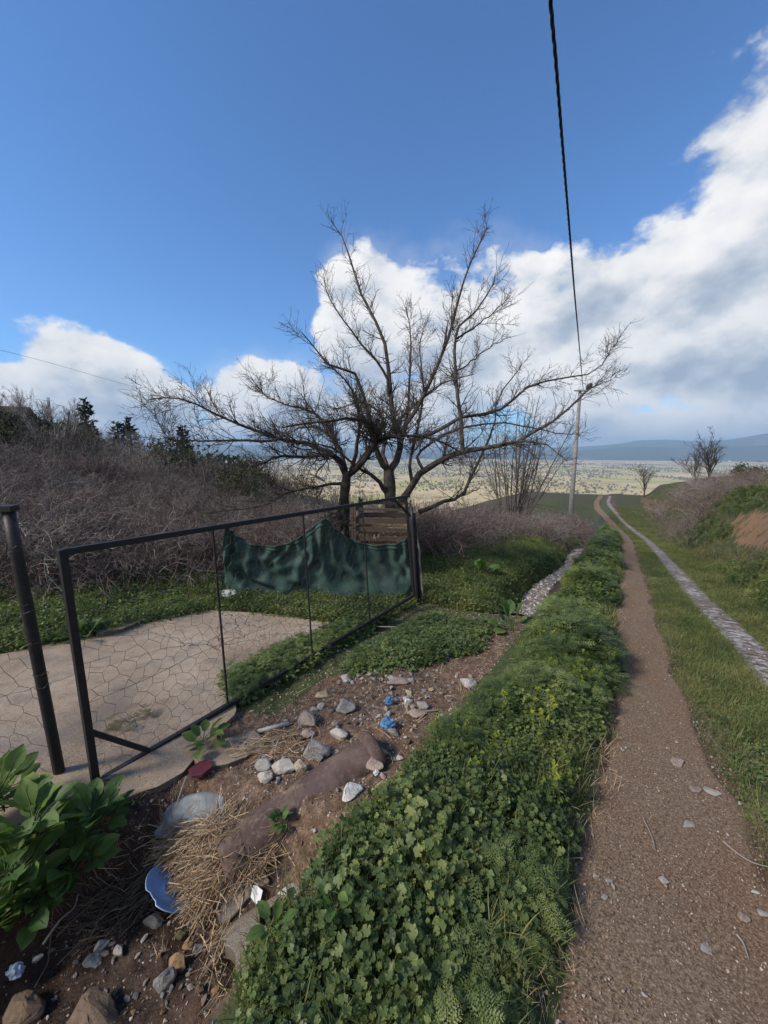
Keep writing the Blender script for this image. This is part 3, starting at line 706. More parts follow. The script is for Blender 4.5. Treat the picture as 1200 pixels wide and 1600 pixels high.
# ------------------------------------------------------------------ compost bin of old boards behind the net
DB = depth_of(NB) + 0.95
cb0 = P(556, 860, DB); cb1 = P(640, 860, DB - 0.1)
ax = nrm(np.append((cb1 - cb0)[:2], 0)); bk = np.array([-ax[1], ax[0], 0]); Wd = np.linalg.norm(cb1 - cb0)
bin_ = empty('compost_bin', (cb0 + cb1) / 2 - [0, 0, .3], label='rough wooden board bin filled with dry straw behind the net', cat='bin')
zof = lambda py: P(598, py, DB)[2]
g_ = np.random.default_rng(12)
plk = bar(MB(), (-.5, 0, 0), (.5, 0, 0), 0.022, 1.0).mesh('plank', [MATS['old_wood']])
def plank(c, dir_, ln, hh, tilt=0.0):
    o_ = link('plank', plk, bin_); o_.location = Vector(c) - bin_.location
    o_.rotation_euler = (0, tilt, math.atan2(dir_[1], dir_[0])); o_.scale = (ln, 1, hh); return o_
for py, hh in ((794, .045), (812, .10), (826, .085), (840, .09), (853, .09), (867, .09)):
    c_ = (cb0 + cb1) / 2 * [1, 1, 0] + [0, 0, zof(py)]
    plank(c_, ax, Wd * g_.uniform(.97, 1.03), hh, g_.normal(0, .012))
    plank(c_ + bk * .75 + [0, 0, g_.normal(0, .02)], ax, Wd, hh, g_.normal(0, .012))
    for s_ in (0.02, Wd - .02): plank(cb0 * [1, 1, 0] + ax * s_ + bk * .375 + [0, 0, zof(py) + .02], bk, .78, hh)
for s_, tz in ((-.05, 783), (-.005, 786), (Wd * .99, 787)):
    for d_ in (-.03, .80):
        b_ = cb0 * [1, 1, 0] + ax * s_ + bk * d_; zb = float(H(b_[0], b_[1])) - .1
        reparent(bar(MB(), b_ + [0, 0, zb], b_ + [0, 0, zof(tz)], .04, .04, up=ax).build('post', MATS['old_wood']), bin_)

# ------------------------------------------------------------------ concrete pole, street lamp, bundled cable
POLE_D = 24.6
base = P(891, 812, POLE_D); base[2] = float(H(base[0], base[1]))
top = P(906.5, 609, depth_of(base) - 0.3)
pole = empty('utility_pole', base, label='pale grey concrete utility pole with crossarm beside the dirt track', cat='pole')
reparent(tubes(MB(), spline([base - [0, 0, .5], top], 14)[None], np.linspace(.165, .095, 14)[None], 16, cap=True).build('shaft', MATS['pole_concrete'], smooth=True), pole)
dtop = depth_of(top)
arm_ = reparent(bar(MB(), P(896, 611, dtop) - [0, .12, 0], P(917, 611.5, dtop) - [0, .12, 0], .08, .07).build('crossarm', MATS['grey_metal']), pole)
mb = MB(); tubes(mb, np.stack([P(912, 611, dtop), P(912, 607, dtop)])[None], np.array([[.05, .035]]), 8, cap=True); under(mb.build('insulator', MATS['lens']), arm_)
lamp = empty('street_lamp', P(908, 612, dtop), label='small dark street lamp head on top of the concrete pole', cat='lamp')
a_ = np.stack([P(908, 615, dtop), P(913, 613, dtop - .3), P(917, 608, dtop - .7)]); reparent(tubes(MB(), spline(a_, 8)[None], np.full((1, 8), .028), 8).build('arm', MATS['grey_metal'], smooth=True), lamp)
hd0, hd1 = P(916.5, 609, dtop - .7), P(925, 598.5, dtop - 1.0); hK = 9
rad = np.array([.05, .10, .15, .18, .19, .185, .16, .11, .03])
mb = MB(); tubes(mb, spline([hd0, hd1], hK)[None], rad[None] * .9, 12, cap=True); head_ = reparent(mb.build('head', MATS['lamp_dark'], smooth=True), lamp)
mb = MB(); tubes(mb, spline([hd0 * .6 + hd1 * .4 + [0, 0, -.07], hd0 * .1 + hd1 * .9 + [0, 0, -.07]], 5)[None], np.array([[.06, .12, .13, .11, .04]]), 10, cap=True); under(mb.build('lens', MATS['lens'], smooth=True), head_)
cA = P(911, 608, dtop); cB = CAM + ray(860, 0) * 4.1
cpx = [(911, 608), (905.5, 545), (898, 462), (889, 350), (877.5, 210), (868, 90), (860, 0)]
cp = [on_plane(x, y, cA, cB) for x, y in cpx]; d_ = cp[-1] - cp[-2]
dxy = nrm(d_[:2]); sl = d_[2] / np.linalg.norm(d_[:2])
for k in range(1, 6): cp.append(cp[-1] + np.array([dxy[0] * 3, dxy[1] * 3, 3 * (sl + .045 * k)]))
ctr = spline(cp, 900); L = np.concatenate([[0], np.cumsum(np.linalg.norm(np.diff(ctr, axis=0), axis=1))])
Tn = nrm(np.gradient(ctr, axis=0)); An = nrm(np.cross(Tn, [1, 0, 0])); Bn = np.cross(Tn, An)
cable = empty('power_cable', cA, label='thick black twisted power cable running overhead to the concrete pole', cat='cable')
for k in range(3):
    ph = L * 2 * math.pi / 0.55 + k * 2.094
    reparent(tubes(MB(), (ctr + .0125 * (np.cos(ph)[:, None] * An + np.sin(ph)[:, None] * Bn))[None], np.full((1, 900), .0115), 6).build('strand', MATS['cable'], smooth=True), cable)

# far left: roof of a house on the hill, a lattice mast and two thin wires
def ground_at(px, depth):
    p = P(px, 700, depth); p[2] = float(H(p[0], p[1])); return p
hb = P(-20, 660, 42); hz = hb[2] - 2.4
house = empty('house', (hb[0], hb[1], hz), label='house with a dark tiled roof at the top of the left hill', cat='house')
rot = Matrix.Rotation(R(28), 4, 'Z')
def hp(x, y, z): v_ = rot @ Vector((x, y, z)); return np.array([hb[0] + v_.x, hb[1] + v_.y, hz + v_.z])
mb = MB(); V = [hp(x, y, z) for z in (-2.5, 2.6) for x, y in ((-4, -3), (3.2, -3), (3.2, 3), (-4, 3))]; mb.add(V, BOXF); reparent(mb.build('wall', MATS['house_wall']), house)
mb = MB(); V = [hp(-4.6, -3.7, 2.5), hp(3.9, -3.7, 2.5), hp(3.9, 3.7, 2.5), hp(-4.6, 3.7, 2.5), hp(-4.6, 0, 4.3), hp(3.9, 0, 4.3)]
mb.add(V, np.array([[0, 1, 5, 4], [2, 3, 4, 5], [0, 3, 2, 1]])); mb.add([V[0], V[4], V[3], V[1], V[2], V[5]], np.array([[0, 1, 2], [3, 4, 5]])); reparent(mb.build('roof', MATS['roof_dark']), house)
for wx in (-2.2, .2): reparent(bar(MB(), hp(wx, -3.04, .7), hp(wx, -3.04, 1.9), .9, .06, up=(rot @ Vector((0, 1, 0)))).build('window', MATS['lamp_dark']), house)
mbase = ground_at(74, 85); mtop = P(75, 621, 85)
mast = empty('lattice_mast', mbase, label='thin steel lattice mast rising above the left hillside', cat='mast')
for k in range(4):
    o0 = np.array([.55 * (1 if k in (0, 1) else -1), .55 * (1 if k in (0, 3) else -1), 0])
    reparent(bar(MB(), mbase + o0, mtop + o0 * .25, .09, .09).build('leg', MATS['grey_metal']), mast)
mb = MB()
for q in np.linspace(0, .95, 22):
    c_ = mbase + (mtop - mbase) * q; s_ = .55 * (1 - .75 * q); c2 = mbase + (mtop - mbase) * (q + .045)
    for (x0, y0), (x1, y1) in (((-1, -1), (1, -1)), ((1, -1), (1, 1)), ((1, 1), (-1, 1)), ((-1, 1), (-1, -1))):
        bar(mb, c_ + [x0 * s_, y0 * s_, 0], c2 + [x1 * s_, y1 * s_, 0], .05, .05)
reparent(mb.build('lattice', MATS['grey_metal']), mast)
for q in (.0,):
    reparent(bar(MB(), mtop - [1.1, 0, .8], mtop + [1.1, 0, -.8], .08, .08).build('crossarm', MATS['grey_metal']), mast)
w1 = spline([P(-120, 520, 30), P(60, 562, 42), P(235, 611, 60), P(420, 655, 84)], 60)
tag(tubes(MB(), w1[None], np.full((1, 60), .016), 4).build('overhead_wire', MATS['cable']), 'upper thin overhead wire crossing the left cloud', 'wire')
w2 = spline([P(-120, 606, 40), P(-20, 616, 60), P(75, 626, 85)], 40)
tag(tubes(MB(), w2[None], np.full((1, 40), .02), 4).build('overhead_wire', MATS['cable']), 'lower thin overhead wire running to the lattice mast', 'wire')

# ================================================================== PLANTS
PROTO = {}
def leaf_round(r, lobes=5, g=rng):
    n = 15; a = np.linspace(0.25, 2 * math.pi - 0.25, n)
    rr_ = r * (0.90 + 0.10 * np.cos(lobes * (a - math.pi))) * g.uniform(.93, 1.07, n)
    rim = np.stack([-np.cos(a) * rr_ + r * .15, np.sin(a) * rr_, 0.17 * r * np.where(np.arange(n) % 2 == 0, 1, -1) + 0.24 * r * g.uniform(.2, 1.4, n)], -1)
    V = np.vstack([[0, 0, 0], rim]); Fq = np.array([[0, i + 1, i + 2] for i in range(n - 1)]); return V, Fq
def leaf_oval(ln, wd, g=rng, K=6):
    s = np.linspace(0, 1, K); w_ = wd * np.sin(np.clip(s * .93 + .07, 0, 1) * math.pi) ** .75 * (1 + g.normal(0, .06, K)); w_[-1] = wd * .04
    arch = -0.30 * ln * s ** 2 + .12 * ln * s
    V = []
    for k in range(K):
        x = s[k] * ln; z = arch[k]; ww = w_[k]; rf = g.normal(0, .05) * wd
        V += [(x, -ww, z + .28 * ww + rf), (x, -ww * .5, z + .10 * ww), (x, 0, z), (x, ww * .5, z + .10 * ww), (x, ww, z + .28 * ww - rf)]
    Fq = [[k * 5 + j, k * 5 + j + 1, (k + 1) * 5 + j + 1, (k + 1) * 5 + j] for k in range(K - 1) for j in range(4)]
    return np.array(V), np.array(Fq)
def leaf_pinnate(ln, g=rng, n=8):
    V = []; Fq = []
    for k in range(n):
        s = (k + .6) / n; x = s * ln; z = .10 * ln * s - .25 * ln * s * s; lw = ln * .30 * math.sin(min(1, s * .9 + .12) * math.pi) ** .7 + .004
        for sd in (-1, 1):
            a = sd * (1.05 - .35 * s) + g.normal(0, .1); d = np.array([math.cos(a), math.sin(a), g.normal(0, .12)]); q = np.array([-d[1], d[0], 0])
            b = np.array([x, 0, z]); i0 = len(V)
            V += [b, b + d * lw * .35 + q * lw * .20, b + d * lw * .6 + q * lw * .07, b + d * lw * .75 + q * lw * .16, b + d * lw, b + d * lw * .7 - q * lw * .16, b + d * lw * .55 - q * lw * .07, b + d * lw * .35 - q * lw * .20]
            Fq += [[i0, i0 + 1, i0 + 2, i0 + 6], [i0 + 2, i0 + 3, i0 + 4, i0 + 5], [i0, i0 + 6, i0 + 7, i0 + 7]]
    Fq = [f_ if f_[2] != f_[3] else f_[:3] + [f_[0]] for f_ in Fq]
    V = np.array(V); tri = []
    for f_ in Fq:
        if f_[3] == f_[0]: tri.append(f_[:3])
        else: tri += [[f_[0], f_[1], f_[2]], [f_[0], f_[2], f_[3]]]
    tri += [[0, 0, 0]] * 0
    return V, np.array(tri)
def rotm(yaw, pitch, roll=0.0):
    return np.array((Matrix.Rotation(yaw, 3, 'Z') @ Matrix.Rotation(-pitch, 3, 'Y') @ Matrix.Rotation(roll, 3, 'X')))
def stems(mb, a, b, r0=.0016, sag=0.25, mat=1, K=4):
    m_ = (a + b) / 2 + np.array([0, 0, sag * np.linalg.norm((b - a)[:2])])
    p = spline([a, m_, b], K); tubes(mb, p[None], np.linspace(r0 * 1.3, r0 * .8, K)[None], 3, mat)
def plant_mallow(g, n=40, h=.22, sp=.16, lr=(.009, .023)):
    mb = MB()
    for k in range(n):
        a = g.uniform(0, 6.28); q = math.sqrt(g.uniform(0, 1)); rd = sp * q; z = h * (1 - .55 * q * q) * g.uniform(.45, 1.05)
        tip = np.array([math.cos(a) * rd, math.sin(a) * rd, z]); V, Fq = leaf_round(g.uniform(*lr), 5, g)
        M = rotm(a + g.normal(0, .5), g.normal(.05, .30) - .25 * q, g.normal(0, .3)); mb.add(V @ M.T + tip, Fq, 0)
        stems(mb, np.array([math.cos(a) * .02, math.sin(a) * .02, 0]), tip)
    return mb
def plant_parsley(g, n=11, h=.22, ln=(.11, .20)):
    mb = MB()
    for k in range(n):
        a = g.uniform(0, 6.28); z = h * g.uniform(.3, 1); rd = g.uniform(.02, .10); b = np.array([math.cos(a) * rd, math.sin(a) * rd, z])
        l_ = g.uniform(*ln)
        stems(mb, np.array([0, 0, 0.]), b)
        for q, sub in ((.25, .55), (.5, .5), (.75, .4), (1.0, .45)):
            M0 = rotm(a, .25 - .5 * q)
            c_ = b + M0 @ np.array([l_ * q * .75, 0, 0])
            for sd in ((-1, 1) if q < 1 else (0,)):
                V, Fq = leaf_pinnate(l_ * sub, g, 5); M = rotm(a + sd * .95, .15 - .3 * q + g.normal(0, .15), g.normal(0, .2)); mb.add(V @ M.T + c_, Fq, 0)
    return mb
def plant_mat(g, n=26, sp=.15, h=.07, lr=(.009, .017)):
    mb = MB()
    for k in range(n):
        a = g.uniform(0, 6.28); rd = sp * math.sqrt(g.uniform()); tip = np.array([math.cos(a) * rd, math.sin(a) * rd, h * g.uniform(.25, 1)])
        for j in range(3):
            V, Fq = leaf_oval(g.uniform(*lr) * 1.8, g.uniform(*lr) * .75, g, 3); M = rotm(a + j * 2.09 + g.normal(0, .3), g.normal(.15, .25)); mb.add(V @ M.T + tip, Fq, 0)
        stems(mb, tip * [.8, .8, 0], tip, .0010, .1, K=3)
    return mb
def plant_grass(g, n=18, ln=(.10, .26), wd=.0032, sp=.035):
    mb = MB()
    for k in range(n):
        a = g.uniform(0, 6.28); l_ = g.uniform(*ln); b = np.array([g.normal(0, sp), g.normal(0, sp), -.005]); lean = abs(g.normal(.35, .3)); curl = g.uniform(.2, 1.3)
        s = np.linspace(0, 1, 5); ang = lean + curl * s
        dx = np.cumsum(np.sin(ang)) * l_ / 5; dz = np.cumsum(np.cos(ang)) * l_ / 5
        dx = np.concatenate([[0], dx[:-1]]); dz = np.concatenate([[0], dz[:-1]])
        c_ = b + np.stack([math.cos(a) * dx, math.sin(a) * dx, dz], -1); pr = np.array([-math.sin(a), math.cos(a), 0]); w_ = wd * (1 - s ** 2 * .92)
        V = np.concatenate([c_ - pr * w_[:, None], c_ + pr * w_[:, None]]); mb.add(V, np.array([[i, i + 1, i + 6, i + 5] for i in range(4)]), 0)
    return mb
def plant_spurge(g):
    mb = MB()
    for k in range(6):
        a = g.uniform(0, 6.28); rd = g.uniform(0, .07); tip = np.array([math.cos(a) * rd, math.sin(a) * rd, g.uniform(.20, .34)]); stems(mb, np.zeros(3), tip, .002, 0)
        for j in range(10):
            V, Fq = leaf_oval(g.uniform(.012, .022), .006, g, 3); M = rotm(g.uniform(0, 6.28), g.uniform(-.1, .9)); mb.add(V @ M.T + tip + [0, 0, g.uniform(-.015, .006)], Fq, 2)
        for j in range(14):
            V, Fq = leaf_oval(g.uniform(.02, .035), .005, g, 3); M = rotm(g.uniform(0, 6.28), g.uniform(-.2, .5)); mb.add(V @ M.T + tip * g.uniform(.3, .93), Fq, 0)
    return mb
def protos(kind, fn, n, mats, seed=0):
    c = bpy.data.collections.new('source_' + kind)
    for k in range(n):
        me_ = fn(np.random.default_rng(seed + k)).mesh(f'{kind}_{k}', mats, True); o_ = bpy.data.objects.new(f'{kind}_{k:02d}', me_); c.objects.link(o_)
    PROTO[kind] = (c, n)
LG = [MATS['leaf'], MATS['leaf'], MATS['leaf_yellow']]
protos('mallow', plant_mallow, 5, LG, 100)
protos('parsley', plant_parsley, 4, LG, 120)
protos('leafmat', plant_mat, 4, LG, 140)
protos('spurge', plant_spurge, 2, LG, 150)
protos('grass', plant_grass, 5, [MATS['grass']], 160)
protos('turf', lambda g: plant_grass(g, 22, (.05, .14), .0026, .05), 4, [MATS['grass']], 170)
protos('drygrass', lambda g: plant_grass(g, 14, (.14, .34), .0028, .04), 3, [MATS['grass_dry']], 180)
protos('straw', lambda g: plant_grass(g, 7, (.1, .26), .0022, .03), 3, [MATS['straw']], 190)

GNG = {}
def gn_group(kind):
    if kind in GNG: return GNG[kind]
    ng = bpy.data.node_groups.new('scatter_' + kind, 'GeometryNodeTree')
    ng.interface.new_socket('Geometry', in_out='INPUT', socket_type='NodeSocketGeometry'); ng.interface.new_socket('Geometry', in_out='OUTPUT', socket_type='NodeSocketGeometry')
    N = ng.nodes; gi = N.new('NodeGroupInput'); go = N.new('NodeGroupOutput')
    ci = N.new('GeometryNodeCollectionInfo'); ci.inputs['Collection'].default_value = PROTO[kind][0]; ci.inputs['Separate Children'].default_value = True; ci.inputs['Reset Children'].default_value = True
    def na(name, dt):
        a = N.new('GeometryNodeInputNamedAttribute'); a.data_type = dt; a.inputs['Name'].default_value = name; return [o for o in a.outputs if o.enabled][0]
    ip = N.new('GeometryNodeInstanceOnPoints'); ip.inputs['Pick Instance'].default_value = True
    er = N.new('FunctionNodeEulerToRotation')
    Lk = ng.links.new
    Lk(gi.outputs[0], ip.inputs['Points']); Lk(ci.outputs[0], ip.inputs['Instance']); Lk(na('idx', 'INT'), ip.inputs['Instance Index'])
    Lk(na('rot', 'FLOAT_VECTOR'), er.inputs[0]); Lk(er.outputs[0], ip.inputs['Rotation']); Lk(na('scl', 'FLOAT_VECTOR'), ip.inputs['Scale']); Lk(ip.outputs[0], go.inputs[0])
    GNG[kind] = ng; return ng
def scatter(name, kind, Pts, scl, label, cat, tilt=0.12, g=None, zs=None, parent=None):
    g = g or np.random.default_rng(abs(hash(name)) % 1000 if False else len(name) * 13 + len(Pts))
    N_ = len(Pts); me_ = bpy.data.meshes.new(name); me_.vertices.add(N_); me_.vertices.foreach_set('co', np.asarray(Pts, np.float32).ravel())
    def at(n_, tp_, arr, f_='vector'):
        a = me_.attributes.new(n_, tp_, 'POINT'); a.data.foreach_set(f_, arr.ravel())
    at('rot', 'FLOAT_VECTOR', np.stack([g.normal(0, tilt, N_), g.normal(0, tilt, N_), g.uniform(0, 6.283, N_)], -1).astype(np.float32))
    sc = np.asarray(scl, float)
    if sc.ndim == 1: sc = np.stack([sc, sc, sc * (1 if zs is None else zs)], -1)
    at('scl', 'FLOAT_VECTOR', sc.astype(np.float32)); at('idx', 'INT', g.integers(0, PROTO[kind][1], N_).astype(np.int32), 'value')
    o_ = link(name, me_, parent); md = o_.modifiers.new('scatter', 'NODES'); md.node_group = gn_group(kind)
    return tag(o_, label, cat if parent is None else None, kind='stuff')
def uv_points(n, u0, u1, vf0, vf1, g, power=1.0):
    u = u0 + (u1 - u0) * g.uniform(0, 1, n) ** power; a, b = vf0(u), vf1(u); v = a + (b - a) * g.uniform(0, 1, n); X, Y = xy(u, v)
    return np.stack([X, Y, H(X, Y)], -1), u, v
def poly_points(n, poly, g, box, lift=0.0):
    X = g.uniform(box[0], box[1], n * 30); Y = g.uniform(box[2], box[3], n * 30); Z = H(X, Y); p = np.stack([X, Y, Z], -1)
    x, y, z = proj(p); k = inpoly(x, y, poly) & (z > .2)
    s_ = ((p[:, :2] - GA) @ np.array([GB[1] - GA[1], GA[0] - GB[0]])) / np.linalg.norm(GB - GA)
    k &= ~((s_ > -.05) & (s_ < .42)); p = p[k][:n]; return p
g0 = np.random.default_rng(55)
vL = lambda u: -0.90 + .08 * S(.8, 1.6, u) + 0.16 * vnoise(u * 1.7, u * 0 + 2, 91) + 0.14 * S(1.6, 3.5, u) - .05 * S(1.2, .6, u) + .50 * S(.62, .12, u) - .10 * S(6, 12, u)
vR = lambda u: path_l(u) - 0.06 + 0.10 * vnoise(u * 2.2, u * 0 + 6, 92)
def edge_fall(u, v):   # plants are tallest in the middle of the strip
    a, b = vL(u), vR(u); t = (v - a) / (b - a); return (0.42 + 0.58 * np.sin(np.clip(t, 0, 1) * math.pi) ** .6) * (1 + .95 * vnoise(u * 1.9, v * 2.6, 97)) * (1 + .5 * vnoise(u * 5, v * 6, 94))
segs = [(-.9, 3.2, 880, 560, 800, .82), (3.2, 8, 900, 650, 900, .95), (8, 24, 1000, 600, 1800, 1.2)]
mP, mS, pP, pS, aP, aS = [], [], [], [], [], []
for (u0, u1, n1, n2, n3, sc) in segs:
    p, u, v = uv_points(n1, u0, u1, vL, vR, g0); e = edge_fall(u, v); mP.append(p); mS.append(sc * e * g0.uniform(.75, 1.15, len(u)))
    p, u, v = uv_points(n2, u0, u1, vL, vR, g0); k = vnoise(u * .9, v * 1.2, 93) > (-.12 if u0 > 1 else .05); e = edge_fall(u, v); pP.append(p[k]); pS.append((sc * e * g0.uniform(.8, 1.2, len(u)))[k])
    p, u, v = uv_points(n3, u0, u1, lambda q: vL(q) - .05, lambda q: vR(q) + .04, g0); aP.append(p); aS.append(sc * g0.uniform(.6, 1.05, len(u)) * (1 + .8 * vnoise(u * 1.3, v * 2, 90)))
scatter('mallow_weeds', 'mallow', np.concatenate(mP), np.concatenate(mS), 'dense green lobed-leaf weeds along the left edge of the dirt path', 'weeds', .18)
scatter('ferny_weeds', 'parsley', np.concatenate(pP), np.concatenate(pS), 'feathery divided green leaves mixed in the weeds beside the path', 'weeds', .2)
scatter('weed_strip_grass', 'grass', np.concatenate(aP), np.concatenate(aS), 'grass blades poking through the roadside weeds', 'grass', .2)
p, u, v = uv_points(420, -.3, 9, lambda q: vR(q) - .10, lambda q: path_l(q) + .10, g0, 1.4); p[:, 2] += .01; scatter('path_edge_straw', 'straw', p, g0.uniform(.25, .7, len(p)), 'dead stems along the left edge of the path', 'straw', .9)
p, u, v = uv_points(260, .5, 4.5, lambda q: -2.3 + 0 * q, lambda q: vL(q), g0); scatter('rubble_straw', 'straw', p, g0.uniform(.25, .8, len(p)), 'dead grass stems lying among the rubble', 'straw', 1.1)
p, u, v = uv_points(70, 1.6, 9, vL, vR, g0); scatter('yellow_green_spurge', 'spurge', p, g0.uniform(.7, 1.05, 70), 'yellow-green flowering tips among the roadside weeds', 'weeds')

# grass between the ruts, right verge and bank
cl = lambda u: path_r(u) + .03; cr = lambda u: trk_c(u) - .24
p, u, v = uv_points(14000, 2.2, 34, cl, cr, g0, 1.8)
k = (vnoise(u * 1.3, v * 2.5, 95) + .6 * vnoise(u * 4, v * 6, 89) + .5 > .22 + .40 * S(4.6, 2.2, u) + .35 * S(.16, .0, v - cl(u))); p, u = p[k], u[k]
scatter('centre_grass', 'turf', p, g0.uniform(.45, .95, len(p)), 'short green grass growing between the two ruts', 'grass', .25)
p, u, v = uv_points(1100, 2.4, 20, cl, cr, g0, 1.4); scatter('centre_leaf_mat', 'leafmat', p, g0.uniform(.35, .6, len(p)), 'low leafy mat between the two ruts', 'ground cover', .15)
p, u, v = uv_points(2600, 1.4, 16, lambda q: path_r(q) - .04, lambda q: path_r(q) + .22, g0, 1.5); scatter('path_edge_dry_grass', 'drygrass', p, g0.uniform(.15, .38, len(p)), 'short yellowish grass along the right edge of the path', 'grass', .4)
p, u, v = uv_points(260, .6, 3.2, lambda q: path_r(q) + .12 - .10 * S(2, 3, q), lambda q: path_r(q) + .75, g0)
scatter('verge_grass', 'grass', p, g0.uniform(.35, .7, len(p)), 'sparse grass at the right edge of the path near the camera', 'grass', .3)
p, u, v = uv_points(320, .3, 3.0, lambda q: path_r(q) + .30 - .2 * S(2, 3, q), lambda q: path_r(q) + 1.0, g0)
scatter('verge_leaf_mat', 'leafmat', p, g0.uniform(.5, .9, len(p)), 'low leafy mat at the right edge of the path near the camera', 'ground cover', .15)
bk0 = lambda u: trk_c(u) + .27; bk1 = lambda u: 2.6 + 0 * u
p, u, v = uv_points(2600, 2.2, 36, lambda q: trk_c(q) - .30, lambda q: trk_c(q) - .18, g0, 1.5); q2, u, v = uv_points(2600, 2.2, 36, lambda q: trk_c(q) + .18, lambda q: trk_c(q) + .30, g0, 1.5); p = np.concatenate([p, q2]); scatter('rut_edge_grass', 'turf', p, g0.uniform(.4, .9, len(p)), 'grass creeping over both edges of the pale rut', 'grass', .35)
p, u, v = uv_points(9000, 2.5, 40, bk0, bk1, g0, 1.5); scatter('right_verge_grass', 'turf', p, g0.uniform(.5, 1.2, len(p)), 'short green grass right of the pale rut', 'grass', .25)
p, u, v = uv_points(9000, 4, 42, lambda u: 2.2 + 0 * u, lambda u: 9 + 0 * u, g0, 1.15)
x_, y_, z_ = proj(p); k = ~inpoly(x_, y_, Z_OCHRE); p, u, v = p[k], u[k], v[k]
dryk = vnoise(u * .25, v * .6, 96)
k = dryk < .06; scatter('bank_leaves', 'mallow', p[k], g0.uniform(.55, 1.15, k.sum()), 'leafy green plants covering the right-hand bank', 'ground cover', .2)
k = dryk > -.05; scatter('bank_dry_grass', 'drygrass', p[k], g0.uniform(.6, 1.3, k.sum()), 'greyish dry grass on the right-hand bank', 'grass', .3)
p, u, v = uv_points(7000, 4, 50, lambda u: 2.2 + 0 * u, lambda u: 12 + 0 * u, g0, 1.0); x_, y_, z_ = proj(p); p = p[~inpoly(x_, y_, Z_OCHRE)]; scatter('bank_grass', 'grass', p, g0.uniform(.6, 1.3, len(p)), 'green grass on the right-hand bank', 'grass', .25)

# left of the ditch
BX = (-9, 9, 2, 22)
p = poly_points(2600, Z_BEYOND, g0, (-9, 2.5, 3.2, 8.5)); scatter('low_weeds', 'mallow', p, g0.uniform(.45, .85, len(p)), 'low leafy weeds between the concrete apron and the brambles', 'weeds', .2)
p = poly_points(2600, Z_BEYOND, g0, (-9, 2.5, 3.2, 8.5)); scatter('low_weed_grass', 'grass', p, g0.uniform(.5, 1.0, len(p)), 'grass between the concrete apron and the brambles', 'grass', .2)
p = poly_points(900, Z_CLUMP, g0, (-1.6, 2.2, 2.2, 5.6)); scatter('rubble_weeds', 'leafmat', p, g0.uniform(.7, 1.3, len(p)), 'small-leaved weeds growing round the rubble below the gate', 'weeds', .2)
p = poly_points(500, Z_CLUMP[:6] + Z_CLUMP[-4:], g0, (-1.6, 1.2, 2.2, 5.0)); scatter('rubble_parsley', 'parsley', p, g0.uniform(.35, .65, len(p)), 'ferny weeds under the bottom rail of the gate', 'weeds', .2)
p = poly_points(900, Z_CLUMP, g0, (-1.6, 2.2, 2.2, 5.6)); scatter('rubble_grass', 'grass', p, g0.uniform(.4, .8, len(p)), 'thin grass round the rubble below the gate', 'grass', .25)
p, u, v = uv_points(5200, 5.2, 20, lambda u: -3.6 - .12 * u, lambda u: -1.55 - .1 * np.sin(u * .9), g0, 1.2); scatter('ditch_bank_grass', 'grass', p, g0.uniform(.7, 1.35, len(p)), 'long lush grass on the left bank of the ditch', 'grass', .2)
p, u, v = uv_points(1700, 5.2, 20, lambda u: -3.0 - .12 * u, lambda u: -1.55 - .1 * np.sin(u * .9), g0, 1.2); scatter('ditch_bank_weeds', 'mallow', p, g0.uniform(.6, 1.1, len(p)), 'leafy weeds on the left bank of the ditch', 'weeds', .2)

# ------------------------------------------------------------------ broad-leaved plants, each leaf its own
LEAFM = []
for k in range(5):
    g = np.random.default_rng(300 + k); mb = MB(); V, Fq = leaf_oval(.13, .045, g, 8); V = V + [.09, 0, 0.0]; mb.add(V, Fq, 0)
    tubes(mb, spline([(0, 0, 0), (.05, 0, .012), (.10, 0, 0.004), (.2, 0, -.004)], 7)[None], np.linspace(.004, .0012, 7)[None], 4, 1); LEAFM.append(mb.mesh('leaf', [MATS['leaf_big'], MATS['leaf_big']], True))
def broad_plant(px, py, n, size, label, name='broadleaf_weed', seed=0, up=.75, lift=0.0, cat='plant'):
    g = np.random.default_rng(seed); b = G(px, py); b[2] -= .01
    e_ = empty(name, b, label=label, cat=cat)
    for k in range(n):
        o_ = link('leaf', LEAFM[k % 5], e_); q = k / n; a = k * 2.4 + g.normal(0, .3)
        o_.location = (g.normal(0, .02) * size, g.normal(0, .02) * size, .02 + lift * g.uniform(.2, 1)); pt_ = up * (1.25 - 1.0 * q) + g.normal(0, .12)
        o_.rotation_euler = (Matrix.Rotation(a, 3, 'Z') @ Matrix.Rotation(-pt_, 3, 'Y') @ Matrix.Rotation(g.normal(0, .35), 3, 'X')).to_euler()
        s_ = size * g.uniform(.7, 1.15); o_.scale = (s_, s_, s_)
    return e_
broad_plant(60, 1330, 38, .92, 'broad-leaved green weed in the middle of the left foreground clump', seed=1, lift=.16)
broad_plant(150, 1310, 34, .8, 'broad-leaved weed at the foot of the near gate stile', seed=2, lift=.14)
broad_plant(10, 1280, 32, .85, 'broad-leaved weed beneath the round post at the left edge', seed=3, lift=.18)
broad_plant(25, 1400, 32, .85, 'lowest broad-leaved weed hanging over the dark hollow at the left', seed=4, lift=.12)
broad_plant(110, 1385, 32, .8, 'broad-leaved weed beside the dark hollow, right of the lowest one', seed=5, lift=.10)
broad_plant(-60, 1330, 28, .9, 'broad-leaved weed cut by the left picture edge', seed=6, lift=.16)
broad_plant(50, 1440, 26, .7, 'broad-leaved weed lowest on the slope above the dead grass', seed=15, lift=.08)
broad_plant(-10, 1470, 26, .75, 'broad-leaved weed at the left edge above the pale blue plastic piece', seed=16, lift=.08)
broad_plant(322, 1165, 14, .75, 'dark leafy weed growing at the broken edge of the concrete apron', seed=7, lift=.03)
